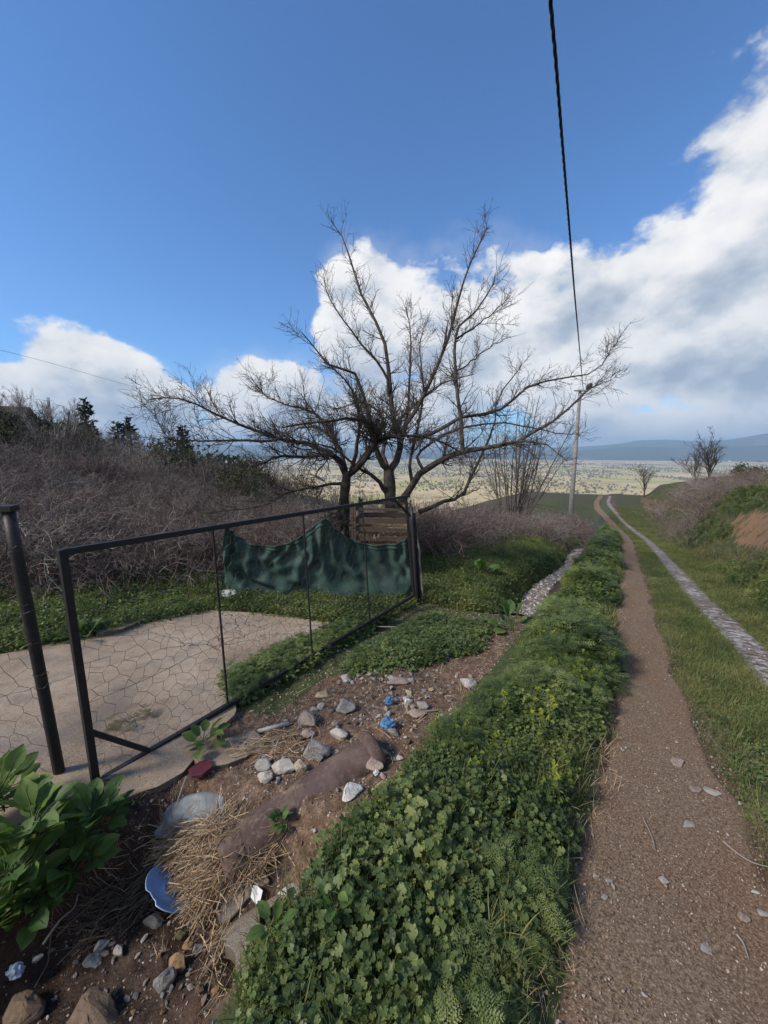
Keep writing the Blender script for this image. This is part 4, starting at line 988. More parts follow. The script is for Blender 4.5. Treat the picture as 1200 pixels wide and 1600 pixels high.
broad_plant(748, 900, 9, 1.9, 'large pale-leaved thistle plant on the ditch bank', seed=8, up=1.2)
broad_plant(798, 985, 8, 1.8, 'large-leaved plant at the lower end of the ditch bed', seed=9, up=1.0)
broad_plant(432, 1500, 9, .42, 'broad-leaved seedling at the left front of the weed strip', seed=10, lift=.14)
broad_plant(520, 1470, 8, .40, 'pale broad-leaved seedling in the front of the weed strip', seed=11, lift=.2)
broad_plant(440, 1296, 26, .30, 'dark small-leaved weed growing over the lower end of the pipe', seed=14, lift=.05)
broad_plant(405, 905, 12, 1.0, 'leafy plant growing in front of the left half of the net', seed=12, up=.9)
broad_plant(130, 1000, 8, 1.1, 'grey-green leafy plant beside the concrete strip', seed=13, up=.9)

# ================================================================== TREES AND THICKETS
def grow(Pp, Rp, count, ln, ang, g, K=5, t0=.15, t1=1.0, up=.25, wig=.18, rr_=(.55, .25), rmin=.0025, up_start=0.0, tpow=1.0):
    N, Kp, _ = Pp.shape; seg = np.linalg.norm(np.diff(Pp, axis=1), axis=2).sum(1)
    i = g.choice(N, count, p=seg / seg.sum()); t = t0 + (t1 - t0) * g.uniform(0, 1, count) ** tpow
    q = t * (Kp - 1); k = np.clip(q.astype(int), 0, Kp - 2); f = (q - k)[:, None]
    b = Pp[i, k] * (1 - f) + Pp[i, k + 1] * f; T = nrm(Pp[i, k + 1] - Pp[i, k]); r0 = Rp[i, k] * (1 - f[:, 0]) + Rp[i, k + 1] * f[:, 0]
    rd = nrm(g.normal(0, 1, (count, 3))); pr = nrm(rd - (rd * T).sum(1, keepdims=True) * T); a = g.uniform(*ang, count)[:, None]
    d = nrm(T * np.cos(a) + pr * np.sin(a) + np.array([0, 0, up_start]))
    L_ = g.uniform(*ln, count) * (1.1 - .45 * t); out = [b]
    for s in range(K - 1):
        d = nrm(d + g.normal(0, wig, (count, 3)) + np.array([0, 0, up / (K - 1)])); out.append(out[-1] + d * (L_ / (K - 1))[:, None])
    P2 = np.stack(out, 1); rs = np.maximum(r0 * rr_[0], rmin); R2 = rs[:, None] * np.linspace(1, rr_[1], K)[None]; R2 = np.maximum(R2, rmin * .55)
    return P2, R2
def pad(limbs, K=14):
    Pp = np.stack([spline(p, K) for p, _, _ in limbs]); Rp = np.stack([r0 * (np.linspace(1, 0, K) ** 1.25) + r1 * (1 - np.linspace(1, 0, K) ** 1.25) for _, r0, r1 in limbs])
    return Pp, Rp
def px_limb(pts, d0, d1, r0, r1):
    ds = np.linspace(d0, d1, len(pts)); return [P(x, y, d) for (x, y), d in zip(pts, ds)], r0, r1
def fruit_tree(name, trunk, limbs, label, bark, seed, n1, n2, n3, trunk_r, up1=.35):
    g = np.random.default_rng(seed); e_ = empty(name, trunk[0], label=label, cat='tree')
    Kt = 10; tp_ = spline(trunk, Kt); rt = np.linspace(trunk_r * 1.25, trunk_r * .8, Kt) * (1 + .08 * g.normal(0, 1, Kt)); rt[0] *= 1.2
    reparent(tubes(MB(), tp_[None], rt[None], 12).build('trunk', bark, smooth=True), e_)
    Pp, Rp = pad(limbs); Pp[:, 1:-1] += g.normal(0, .010, Pp[:, 1:-1].shape)
    for k in range(len(Pp)): reparent(tubes(MB(), Pp[k][None], Rp[k][None], 8).build('limb', bark, smooth=True), e_)
    b1, r1 = grow(Pp, Rp, n1, (.25, .95), (.5, 1.1), g, 7, .18, 1, up1, .13, (.38, .25), .0052, .2)
    b2, r2 = grow(np.concatenate([b1]), r1, n2, (.14, .50), (.5, 1.15), g, 5, .1, 1, .25, .2, (.6, .35), .0036, .12)
    b2b, r2b = grow(Pp, Rp, n2 // 3, (.10, .38), (.6, 1.3), g, 5, .25, 1, .3, .2, (.25, .35), .0036, .15)
    al = np.concatenate([b2, b2b]); ar = np.concatenate([r2, r2b])
    b3, r3 = grow(al, ar, n3, (.04, .15), (.5, 1.2), g, 3, .1, 1, .1, .2, (.75, .5), .0027)
    mb = tubes(MB(), b1, r1, 5); reparent(mb.build('branches', bark, smooth=True), e_)
    mb = tubes(MB(), al, ar, 4); tubes(mb, b3, r3, 3); tw = reparent(mb.build('crown', MATS['twig']), e_); tag(tw, kind='stuff')
    return e_
DA = 8.2; DBt = 7.4
tA = [P(612, 872, DA), P(611, 820, DA), P(609, 765, DA), P(607, 733, DA)]; tA[0][2] = float(H(tA[0][0], tA[0][1])) - .1
LA = [px_limb([(607, 738), (621, 714), (626, 686), (617, 660), (610, 627), (605, 555), (592, 512), (563, 455), (552, 415), (536, 372), (527, 361)], DA, DA + .5, .085, .010),
      px_limb([(608, 620), (604, 590), (585, 562), (560, 530), (542, 508), (517, 469), (507, 433)], DA + .2, DA - .7, .035, .008),
      px_limb([(607, 735), (593, 718), (584, 690), (578, 660), (570, 627), (552, 580), (517, 573), (495, 544), (471, 519)], DA, DA - 1.2, .075, .009),
      px_limb([(626, 688), (635, 665), (640, 610), (642, 555), (640, 512), (635, 480)], DA, DA + 1.0, .045, .008),
      px_limb([(624, 700), (633, 668), (661, 620), (693, 550), (710, 497), (728, 427), (749, 382), (762, 356)], DA, DA - .4, .060, .008),
      px_limb([(723, 703), (719, 648), (711, 570), (714, 515), (738, 490), (770, 446), (773, 430)], DA - .6, DA - .9, .048, .007),
      px_limb([(712, 530), (740, 512), (768, 490), (798, 462)], DA - .7, DA - .5, .022, .006),
      px_limb([(718, 578), (745, 558), (770, 540), (792, 528)], DA - .6, DA - 1.2, .020, .006),
      px_limb([(614, 800), (640, 767), (665, 732), (700, 714), (724, 706), (770, 697), (812, 690), (840, 672), (875, 651), (903, 623), (922, 608), (942, 598)], DA, DA - 1.2, .085, .008),
      px_limb([(812, 690), (835, 691), (857, 697), (886, 721)], DA - .8, DA - 1.4, .026, .008),
      px_limb([(640, 690), (675, 678), (700, 665), (728, 648), (770, 645), (791, 634), (812, 613), (840, 599), (875, 590), (913, 587), (938, 573), (952, 550), (962, 538)], DA, DA - .2, .050, .006),
      px_limb([(662, 735), (652, 715), (668, 695), (715, 672), (770, 660), (830, 668), (870, 678), (905, 678)], DA, DA + .6, .040, .007),
      px_limb([(655, 800), (690, 784), (721, 774), (742, 732), (770, 672), (777, 625), (805, 585), (815, 570)], DA + .3, DA + 1.0, .055, .008),
      px_limb([(606, 772), (585, 746), (563, 732), (520, 700), (470, 690)], DA, DA - 1.5, .055, .010),
      px_limb([(645, 760), (640, 720), (655, 660), (662, 600), (655, 540), (668, 500)], DA + .1, DA + 1.6, .045, .007),
      px_limb([(606, 740), (600, 690), (640, 640), (690, 600), (740, 585)], DA, DA + 2.2, .060, .010)]
fruit_tree('walnut_tree', tA, LA, 'large bare spreading tree with brown trunk behind the board bin', MATS['bark'], 401, 330, 2500, 5200, .135)
tB = [P(540, 868, DBt), P(538, 800, DBt), P(541, 748, DBt), P(545, 738, DBt)]; tB[0][2] = float(H(tB[0][0], tB[0][1])) - .1
LB = [px_limb([(543, 742), (555, 735), (581, 700), (586, 680), (574, 659), (535, 655), (481, 662), (440, 668)], DBt, DBt - .9, .070, .012),
      px_limb([(541, 745), (527, 716), (500, 700), (470, 690), (431, 686), (398, 673), (348, 652), (302, 630), (266, 620), (231, 625)], DBt, DBt - .6, .060, .007),
      px_limb([(431, 688), (373, 688), (334, 689), (277, 688), (255, 673), (241, 637)], DBt - .3, DBt - .1, .028, .006),
      px_limb([(540, 735), (524, 712), (481, 714), (431, 716), (390, 735), (363, 766)], DBt, DBt - 1.3, .050, .007),
      px_limb([(537, 755), (502, 759), (452, 768), (410, 790), (330, 800)], DBt, DBt - .6, .035, .007),
      px_limb([(530, 700), (499, 652), (463, 637), (423, 623), (402, 604)], DBt, DBt + .3, .035, .006),
      px_limb([(560, 725), (590, 690), (640, 680), (690, 690), (730, 715)], DBt, DBt - .8, .050, .010),
      px_limb([(548, 738), (560, 690), (560, 640), (545, 600), (520, 575)], DBt, DBt - .5, .045, .010),
      px_limb([(541, 740), (530, 700), (500, 670), (470, 668), (430, 690)], DBt, DBt + 1.8, .050, .008),
      px_limb([(552, 735), (580, 700), (600, 660), (570, 630), (520, 640)], DBt, DBt + 1.4, .045, .010),
      px_limb([(535, 758), (531, 800), (525, 850), (522, 880)], DBt - .05, DBt - .05, .045, .05)]
fruit_tree('apple_tree', tB, LB, 'dark bare umbrella-shaped tree with dense tangled crown left of the trunk behind the bin', MATS['bark_dark'], 402, 380, 3600, 7500, .095, .10)

def shrub_mesh(seed, n, h, spread, base=.15, twigs=7, sub=3, r=.010, K=8, arch=.15, wig=.10, rmin=.003, tl=(.25, .7)):
    g = np.random.default_rng(seed); a = g.uniform(0, 6.28, n); rd = base * np.sqrt(g.uniform(0, 1, n))
    b = np.stack([np.cos(a) * rd, np.sin(a) * rd, np.full(n, -.08)], -1); a2 = a + g.normal(0, .5, n); lean = np.abs(g.normal(0, spread, n))
    d = np.stack([np.cos(a2) * np.sin(lean), np.sin(a2) * np.sin(lean), np.cos(lean)], -1); L_ = h * g.uniform(.6, 1.05, n); out = [b]
    for s in range(K - 1):
        d = nrm(d + g.normal(0, wig, (n, 3)) + np.array([0, 0, -arch * s / K])); out.append(out[-1] + d * (L_ / (K - 1))[:, None])
    Pp = np.stack(out, 1); Rp = r * g.uniform(.6, 1.2, n)[:, None] * np.linspace(1, .3, K)[None]
    b1, r1 = grow(Pp, Rp, n * twigs, (tl[0] * h * .4, tl[1] * h * .4), (.4, 1.0), g, 5, .25, 1, .15, .16, (.6, .4), rmin)
    b2, r2 = grow(b1, r1, n * twigs * sub, (.08 * h * .4, .3 * h * .4), (.5, 1.1), g, 4, .15, 1, .1, .2, (.7, .5), rmin * .8)
    return (Pp, Rp), (b1, r1), (b2, r2)
def shrub_proto(kind, seeds, mats, sides=4, **kw):
    c = bpy.data.collections.new('source_' + kind)
    for k, sd_ in enumerate(seeds):
        A_, B_, C_ = shrub_mesh(sd_, **kw); mb = MB(); tubes(mb, *A_, sides); tubes(mb, *B_, 3); tubes(mb, *C_, 3)
        o_ = bpy.data.objects.new(f'{kind}_{k:02d}', mb.mesh(f'{kind}_{k}', [mats[k % len(mats)]])); c.objects.link(o_)
    PROTO[kind] = (c, len(seeds))
BR_ = [MATS['bramble'], MATS['bramble_red'], MATS['bramble'], MATS['bramble_grey']]
shrub_proto('bramble', [501, 502, 503, 504], BR_, 3, n=30, h=1.9, spread=.75, base=.55, twigs=7, sub=3, r=.0075, arch=.5, wig=.20, rmin=.0040)
shrub_proto('scrub', [511, 512, 513], [MATS['bramble_grey'], MATS['bramble'], MATS['twig']], 4, n=12, h=3.4, spread=.42, base=.35, twigs=8, sub=3, r=.03, arch=.05, wig=.10, rmin=.010)
def polar_points(n, az0, az1, r0, r1, g, fr=1.0):
    a = np.radians(g.uniform(az0, az1, n)); r = r0 + (r1 - r0) * g.uniform(0, 1, n) ** fr; X, Y = r * np.sin(a), r * np.cos(a); return np.stack([X, Y, H(X, Y)], -1)
g1 = np.random.default_rng(66)
p = np.concatenate([polar_points(330, -50, -11, 7.2, 15, g1), polar_points(90, -13, 3, 8.8, 13, g1)])
uu_, vv_ = uv(p[:, 0], p[:, 1]); sc = g1.uniform(.65, 1.1, len(p)) * (.88 - .22 * S(8, 13, np.hypot(p[:, 0], p[:, 1])))
scatter('bramble_thicket', 'bramble', p, sc, 'tangled leafless bramble thicket behind the concrete apron on the left', 'thicket', .12)
p, u, v = uv_points(90, 7.2, 13, lambda u: -7.4 + 0 * u, lambda u: -4.0 - .0 * u, g1); scatter('bramble_patch', 'bramble', p, g1.uniform(.65, 1.05, len(p)), 'reddish leafless brambles right of the black gate post', 'thicket', .15)
p, u, v = uv_points(80, 15, 27, lambda u: -4.6 + 0 * u, lambda u: -1.9 + .0 * u - .6 * S(20, 27, u), g1); scatter('roadside_brambles', 'bramble', p, g1.uniform(.5, .95, len(p)), 'brown leafless brambles round the foot of the concrete pole', 'thicket', .15)
p = polar_points(240, -52, -14, 14, 34, g1); scatter('hillside_scrub', 'scrub', p, g1.uniform(.25, .44, len(p)), 'leafless grey scrub filling the gully and hillside on the left', 'scrub', .1)
p = polar_points(60, -14, 20, 12, 22, g1); p = p[uv(p[:, 0], p[:, 1])[1] < -4.5]; scatter('gully_scrub', 'scrub', p, g1.uniform(.3, .5, len(p)), 'leafless scrub below the hill edge behind the two trees', 'scrub', .1)
p, u, v = uv_points(80, 18, 36, lambda u: 2.2 + .0 * u, lambda u: 5.2 + .02 * u, g1); scatter('bank_scrub', 'bramble', p, g1.uniform(.5, .9, len(p)), 'brown scrub on the far part of the right-hand bank', 'scrub', .15)
p, u, v = uv_points(16, 8.2, 11.5, lambda u: 3.3 + 0 * u, lambda u: 4.2 + 0 * u, g1); scatter('bank_brush', 'bramble', p, g1.uniform(.3, .55, len(p)), 'dry brush hanging over bare earth on the right-hand bank', 'brush', .3)

# multi-stemmed shrub and single bare trees
def bare_tree(name, base, meshes, scale, rotz, label, group=None, cat='tree'):
    e_ = empty(name, base, label=label, cat=cat, group=group); e_.scale = (scale,) * 3; e_.rotation_euler = (0, 0, rotz)
    for nm, me_ in meshes:
        o_ = link(nm, me_, e_)
        if nm == 'crown': o_['kind'] = 'stuff'
    return e_
def tree_meshes(seed, mat_, stem_name='stem', sides=6, **kw):
    A_, B_, C_ = shrub_mesh(seed, **kw); out = []
    for k in range(len(A_[0])): out.append((stem_name, tubes(MB(), A_[0][k:k + 1], A_[1][k:k + 1], sides).mesh('stem', [mat_], True)))
    mb = tubes(MB(), *B_, 4); tubes(mb, *C_, 3); out.append(('crown', mb.mesh('crown', [mat_]))); return out
b_ = G(800, 826); b_[2] = float(H(b_[0], b_[1])); print('fig base', b_, depth_of(b_))
hfig = (826 - 640) / F * depth_of(b_)
bare_tree('fig_shrub', b_, tree_meshes(601, MATS['bark_mid'], n=30, h=hfig * 1.15, spread=.46, base=.6, twigs=9, sub=4, r=.05, arch=-.12, wig=.05, rmin=.007), 1, .4, 'tall leafless shrub of many straight grey stems beside the ditch', cat='shrub')
def single_tree_meshes(seed, h, mat_, n1=46, n2=420, n3=900, lean=.1, r=.09, spreadang=(.35, .8)):
    g = np.random.default_rng(seed); tr = spline([(0, 0, -.1), (lean * .3, 0, h * .22), (lean * .4, lean * .3, h * .42), (lean, lean * .5, h * .75), (lean * .6, lean, h)], 12)[None]; rt = r * np.linspace(1, .12, 12)[None]
    b1, r1 = grow(tr, rt, n1 // 3, (h * .40, h * .68), spreadang, g, 8, .16, .7, .25, .10, (.6, .18), .012, .2)
    b1b, r1b = grow(np.concatenate([b1]), r1, n1, (h * .18, h * .38), (.3, .8), g, 6, .2, 1, .3, .12, (.6, .25), .010, .1)
    b2, r2 = grow(np.concatenate([b1b]), r1b, n2, (h * .05, h * .15), (.3, .9), g, 5, .1, 1, .2, .15, (.6, .4), .007)
    b3, r3 = grow(b2, r2, n3, (h * .02, h * .06), (.4, 1.0), g, 3, .1, 1, .1, .2, (.7, .5), .005)
    out = [('trunk', tubes(MB(), tr, rt, 8).mesh('trunk', [mat_], True))]
    mb = tubes(MB(), b1, r1, 5); tubes(mb, b1b, r1b, 4); out.append(('branches', mb.mesh('branches', [mat_], True)))
    mb = tubes(MB(), b2, r2, 3); tubes(mb, b3, r3, 3); out.append(('crown', mb.mesh('crown', [mat_]))); return out
b_ = P(1108, 768, 27); b_[2] = float(H(b_[0], b_[1])); h_ = P(1115, 672, depth_of(b_))[2] - b_[2]
bare_tree('young_tree', b_, single_tree_meshes(611, h_ * .80, MATS['twig'], 60, 600, 1200, .35, .10), 1, 2.0, 'small bare tree with a rounded crown standing on the right-hand bank')
b_ = P(1085, 765, 27); b_[2] = float(H(b_[0], b_[1])); bare_tree('young_tree', b_, single_tree_meshes(612, 2.9, MATS['twig'], 40, 400, 700, .3, .05), 1, 1.0, 'lower bushy bare tree left of the small tree on the bank')
b_ = P(1008, 760, 42); b_[2] = float(H(b_[0], b_[1])); bare_tree('low_bush_tree', b_, single_tree_meshes(613, 3.4, MATS['twig'], 60, 500, 900, .5, .09, (.6, 1.15)), 1, 1.0, 'low wide bare tree at the far end of the track')
PT = [single_tree_meshes(620 + k, 4.2, MATS['twig'] if k % 2 else MATS['bark_grey'], 50, 420, 700, .4, .08, (.4, .95)) for k in range(4)]
PH = [tree_meshes(630 + k, MATS['bark_grey'] if k % 2 == 0 else MATS['twig'], n=9, h=4.0, spread=.42, base=.3, twigs=10, sub=4, r=.035, arch=.05, wig=.08, rmin=.009) for k in range(2)]
b_ = P(92, 745, 13); b_[2] = float(H(b_[0], b_[1])); hh = P(110, 650, depth_of(b_))[2] - b_[2]
bare_tree('fan_shaped_tree', b_, tree_meshes(640, MATS['bark_grey'], n=18, h=hh * 1.22, spread=.5, base=.35, twigs=9, sub=3, r=.055, arch=.03, wig=.06, rmin=.009), 1, 0, 'pale grey fan-shaped bare tree on the left hillside')
hill = polar_points(46, -48, -21, 24, 62, g1)
for k, q in enumerate(hill):
    ms = PT[k % 4] if k % 3 else PH[k % 2]
    bare_tree('hillside_tree', q, ms, g1.uniform(.3, .55), g1.uniform(0, 6.28), 'bare leafless tree among others on the left hillside', 'bare trees on the left hillside')

# conifers and round evergreens on the skyline
def conifer_meshes(seed, h):
    g = np.random.default_rng(seed); tr = spline([(0, 0, -.3), (0, 0, h)], 8)[None]; rt = (.025 * h * np.linspace(1, .15, 8))[None]; mb = MB()
    for k in range(300):
        q = g.uniform(0, 1) ** .8; z = h * (.12 + .88 * q); Lb = h * .145 * (1 - q) ** .8 * g.uniform(.6, 1.15) + .03 * h * (1 - q) + .012 * h; a = g.uniform(0, 6.28)
        o_ = np.array([0, 0, z]); d = np.array([math.cos(a), math.sin(a), -.25 + .5 * q]); pr = np.array([-math.sin(a), math.cos(a), 0])
        for j in range(6):
            s0 = g.uniform(.15, 1); c_ = o_ + d * Lb * s0; w_ = .045 * h * g.uniform(.5, 1.1) * (1.15 - q * .7); e = d * w_ * 1.1 + np.array([0, 0, g.normal(0, .4) * w_]); pp = pr * w_ * .6 + np.array([0, 0, g.normal(0, .3) * w_])
            mb.add([c_ - pp * .6, c_ + e * .5 - pp * .2, c_ + e, c_ + pp], np.array([[0, 1, 2], [0, 2, 3]]))
    return [('trunk', tubes(MB(), tr, rt, 6).mesh('trunk', [MATS['bark_dark']])), ('crown', mb.mesh('crown', [MATS['evergreen']]))]
CM = [conifer_meshes(650, 5.0), conifer_meshes(651, 5.0)]
for k, (px, ty, dp, lb) in enumerate([(140, 629, 52, 'tallest dark conifer on the left skyline'), (187, 662, 58, 'smaller pointed conifer right of the tallest one, paler'), (206, 657, 60, 'slender dark conifer, third from the left on the skyline'),
                                      (288, 667, 62, 'isolated dark conifer under the long left tree branch')]):
    q = ground_at(px, dp); h_ = P(px, ty, depth_of(q))[2] - q[2]
    ht = max(h_, 3.0); s_ = ht / 5.0; e_ = bare_tree('conifer', q, CM[k % 2], s_, k * 1.3, lb)
def crown_blob(seed, rx, rz, n, clumps=14, leaf=.10, m_='evergreen'):
    g = np.random.default_rng(seed); mb = MB(); cs = nrm(g.normal(0, 1, (clumps, 3))) * g.uniform(.3, .85, (clumps, 1)) * [rx, rx, rz]; cs[:, 2] += rz
    cs[:, 2] = np.maximum(cs[:, 2], rz * .25)
    c_ = cs[g.integers(0, clumps, n)] + g.normal(0, .20, (n, 3)) * [rx, rx, rz]; d = nrm(g.normal(0, 1, (n, 3))); e = nrm(np.cross(d, g.normal(0, 1, (n, 3)))); l_ = leaf * g.uniform(.6, 1.3, (n, 1))
    V = np.stack([c_ - e * l_ * .4, c_ + d * l_ * .5 - e * l_ * .1, c_ + d * l_, c_ + e * l_ * .4], 1).reshape(-1, 3); i = np.arange(n)[:, None] * 4; mb.add(V, np.concatenate([i, i + 1, i + 2, i + 3], 1))
    st = spline([(0, 0, -.2), (.05, 0, rz)], 5)[None]
    return [('trunk', tubes(MB(), st, np.linspace(.09, .03, 5)[None] * rx, 6).mesh('trunk', [MATS['bark_dark']])), ('crown', mb.mesh('crown', [MATS[m_]]))]
b_ = P(1169, 741, 28); b_[2] = float(H(b_[0], b_[1])) - .05; h_ = 1.5
bare_tree('round_bush', b_, crown_blob(660, h_ * .6, h_ * .5, 2600, 16, h_ * .07, 'evergreen_olive'), 1, 0, 'round dark evergreen bush on top of the right-hand bank', cat='bush')
EV = [crown_blob(670 + k, 1.6, 1.3, 3200, 18, .16) for k in range(2)]
q = ground_at(334, 44); bare_tree('evergreen_tree', q, EV[0], max(.8, (P(334, 693, depth_of(q))[2] - q[2]) / 2.7), 0, 'round dark evergreen tree near the right end of the left skyline')
for k, (px, dp, s_, lb) in enumerate([(14, 13.5, .5, 'dark evergreen on the hillside at the left picture edge'), (48, 17, .5, 'dark evergreen second from the left picture edge'), (-30, 13, .6, 'dark evergreen cut by the left picture edge'), (110, 40, .8, 'dark evergreen between the fan-shaped tree and the tallest conifer'), (165, 46, .8, 'dark rounded evergreen below the tallest conifer')]):
    bare_tree('evergreen_tree', ground_at(px, dp), EV[k % 2], s_, k, lb)

EO = [crown_blob(680 + k, 1.3, .9, 2600, 16, .11, 'evergreen_olive') for k in range(2)]
for k, q in enumerate(polar_points(16, -47, -19, 13, 32, g1)):
    bare_tree('hillside_bush', q, EO[k % 2], g1.uniform(.5, .85), g1.uniform(0, 6.28), 'dull green bush half hidden in the leafless scrub on the left hillside', 'green bushes in the left scrub', 'bush')

# valley trees and a village
c = bpy.data.collections.new('source_valleytree')
for k in range(3):
    g = np.random.default_rng(700 + k); bm = bmesh.new(); bmesh.ops.create_icosphere(bm, subdivisions=2, radius=2.6)
    for v_ in bm.verts: v_.co *= g.uniform(.72, 1.15); v_.co.z = v_.co.z * .85 + 2.3
    me_ = bpy.data.meshes.new('valleytree'); bm.to_mesh(me_); bm.free(); me_.materials.append(MATS['valley_bush']); o_ = bpy.data.objects.new(f'valleytree_{k:02d}', me_); c.objects.link(o_)
PROTO['valleytree'] = (c, 3)
n = 26000; a = np.radians(g1.uniform(-45, 58, n)); r = np.sqrt(g1.uniform(700 ** 2, 4200 ** 2, n)); X, Y = r * np.sin(a), r * np.cos(a)
k = vnoise(X * .006, Y * .003, 99) + .5 * vnoise(X * .03, Y * .02, 98) > .02; X, Y = X[k], Y[k]
scatter('valley_groves', 'valleytree', np.stack([X, Y, VZ(X, Y)], -1), g1.uniform(.6, 1.7, len(X)), 'small olive trees and hedges dotting the distant valley floor', 'groves', .02)
hw = MB().add([(x, y, z) for z in (-1, 5) for x, y in ((-6, -4), (6, -4), (6, 4), (-6, 4))], BOXF).mesh('wall', [MATS['house_wall']])
hr = MB().add([(-6.5, -4.5, 5), (6.5, -4.5, 5), (6.5, 4.5, 5), (-6.5, 4.5, 5), (-6.5, 0, 7.5), (6.5, 0, 7.5)], np.array([[0, 1, 5, 4], [2, 3, 4, 5]])).mesh('roof', [MATS['house_roof']])
for k in range(22):
    px = g1.uniform(905, 1015) if k < 15 else g1.uniform(700, 1190); d_ = g1.uniform(3000, 3900)
    q = P(px, 728, d_); q[2] = float(VZ(q[0], q[1])); e_ = empty('valley_house', q, label='tiny pale house in the village on the far valley floor', cat='house', group='houses of the far village')
    e_.rotation_euler = (0, 0, g1.uniform(0, 3.14)); s_ = g1.uniform(.9, 1.7); e_.scale = (s_, s_, s_); link('wall', hw, e_); link('roof', hr, e_)

# ================================================================== STONES, RUBBISH, STRAW
def rock_mesh(seed, flat=1.0, n=16):
    g = np.random.default_rng(seed); bm = bmesh.new(); pts = nrm(g.normal(0, 1, (n, 3))) * g.uniform(.75, 1.0, (n, 1)) * [1, .8, .62 * flat]
    for p in pts: bm.verts.new(p * .5)
    r_ = bmesh.ops.convex_hull(bm, input=bm.verts[:]); bmesh.ops.delete(bm, geom=[e for e in r_['geom_unused'] if isinstance(e, bmesh.types.BMVert)], context='VERTS')
    bmesh.ops.bevel(bm, geom=bm.edges[:], offset=.028, segments=1, affect='EDGES', profile=.6)
    bmesh.ops.subdivide_edges(bm, edges=[e for e in bm.edges if e.calc_length() > .25], cuts=2, use_grid_fill=True)
    for v_ in bm.verts:
        d = mnoise.noise(v_.co * 5 + Vector((seed, 0, 0))) * .05 + mnoise.noise(v_.co * 12 + Vector((0, seed, 0))) * .022; v_.co += v_.co.normalized() * d
    bmesh.ops.recalc_face_normals(bm, faces=bm.faces)
    me_ = bpy.data.meshes.new('stone'); bm.to_mesh(me_); bm.free(); me_.materials.append(MATS['rock']); return me_
RK = [rock_mesh(800 + k, .8 + .06 * k) for k in range(9)]
BOULD = [rock_mesh(830 + k, 1.0, 34) for k in range(2)]
TONE = {'W': (.62, .62, .61), 'w': (.46, .435, .41), 'g': (.27, .265, .26), 'y': (.40, .345, .235), 'p': (.36, .29, .25), 'b': (.15, .11, .08), 'o': (.30, .20, .11), 'd': (.16, .155, .15), 'm': (.10, .10, .05)}
g2 = np.random.default_rng(77)
STN = [0]
def stone(px, py, w_, h_, tone, label, group=None, name='stone', sink=.18, mesh=None, yaw=None, lift=0.0):
    p = G(px, py + h_ * .35); d = depth_of(p); w_ = w_ * 1.15; h_ = h_ * 1.15; sx = w_ / F * d; el_ = math.atan2(1.6 - p[2], math.hypot(p[0], p[1])); 
    sz = max(h_ / F * d * .75, sx * .35); sy = max(sx, sz) * g2.uniform(.75, 1.0)
    o_ = link(name, mesh or RK[STN[0] % 9]); STN[0] += 1
    o_.scale = (sx * 1.12, sy, sz * 1.15 / .8); o_.location = (p[0], p[1], p[2] + sz * (.5 - sink) * .8 + lift)
    o_.rotation_euler = (g2.normal(0, .15), g2.normal(0, .15), g2.uniform(-.5, .5) if yaw is None else yaw)
    c_ = np.array(TONE[tone]) * g2.uniform(.9, 1.1); o_.color = (*c_, 1)
    if name == 'path_stone': o_.scale.z *= .55; o_.color = (*(c_ * .8), 1)
    return tag(o_, label, 'stone', group)
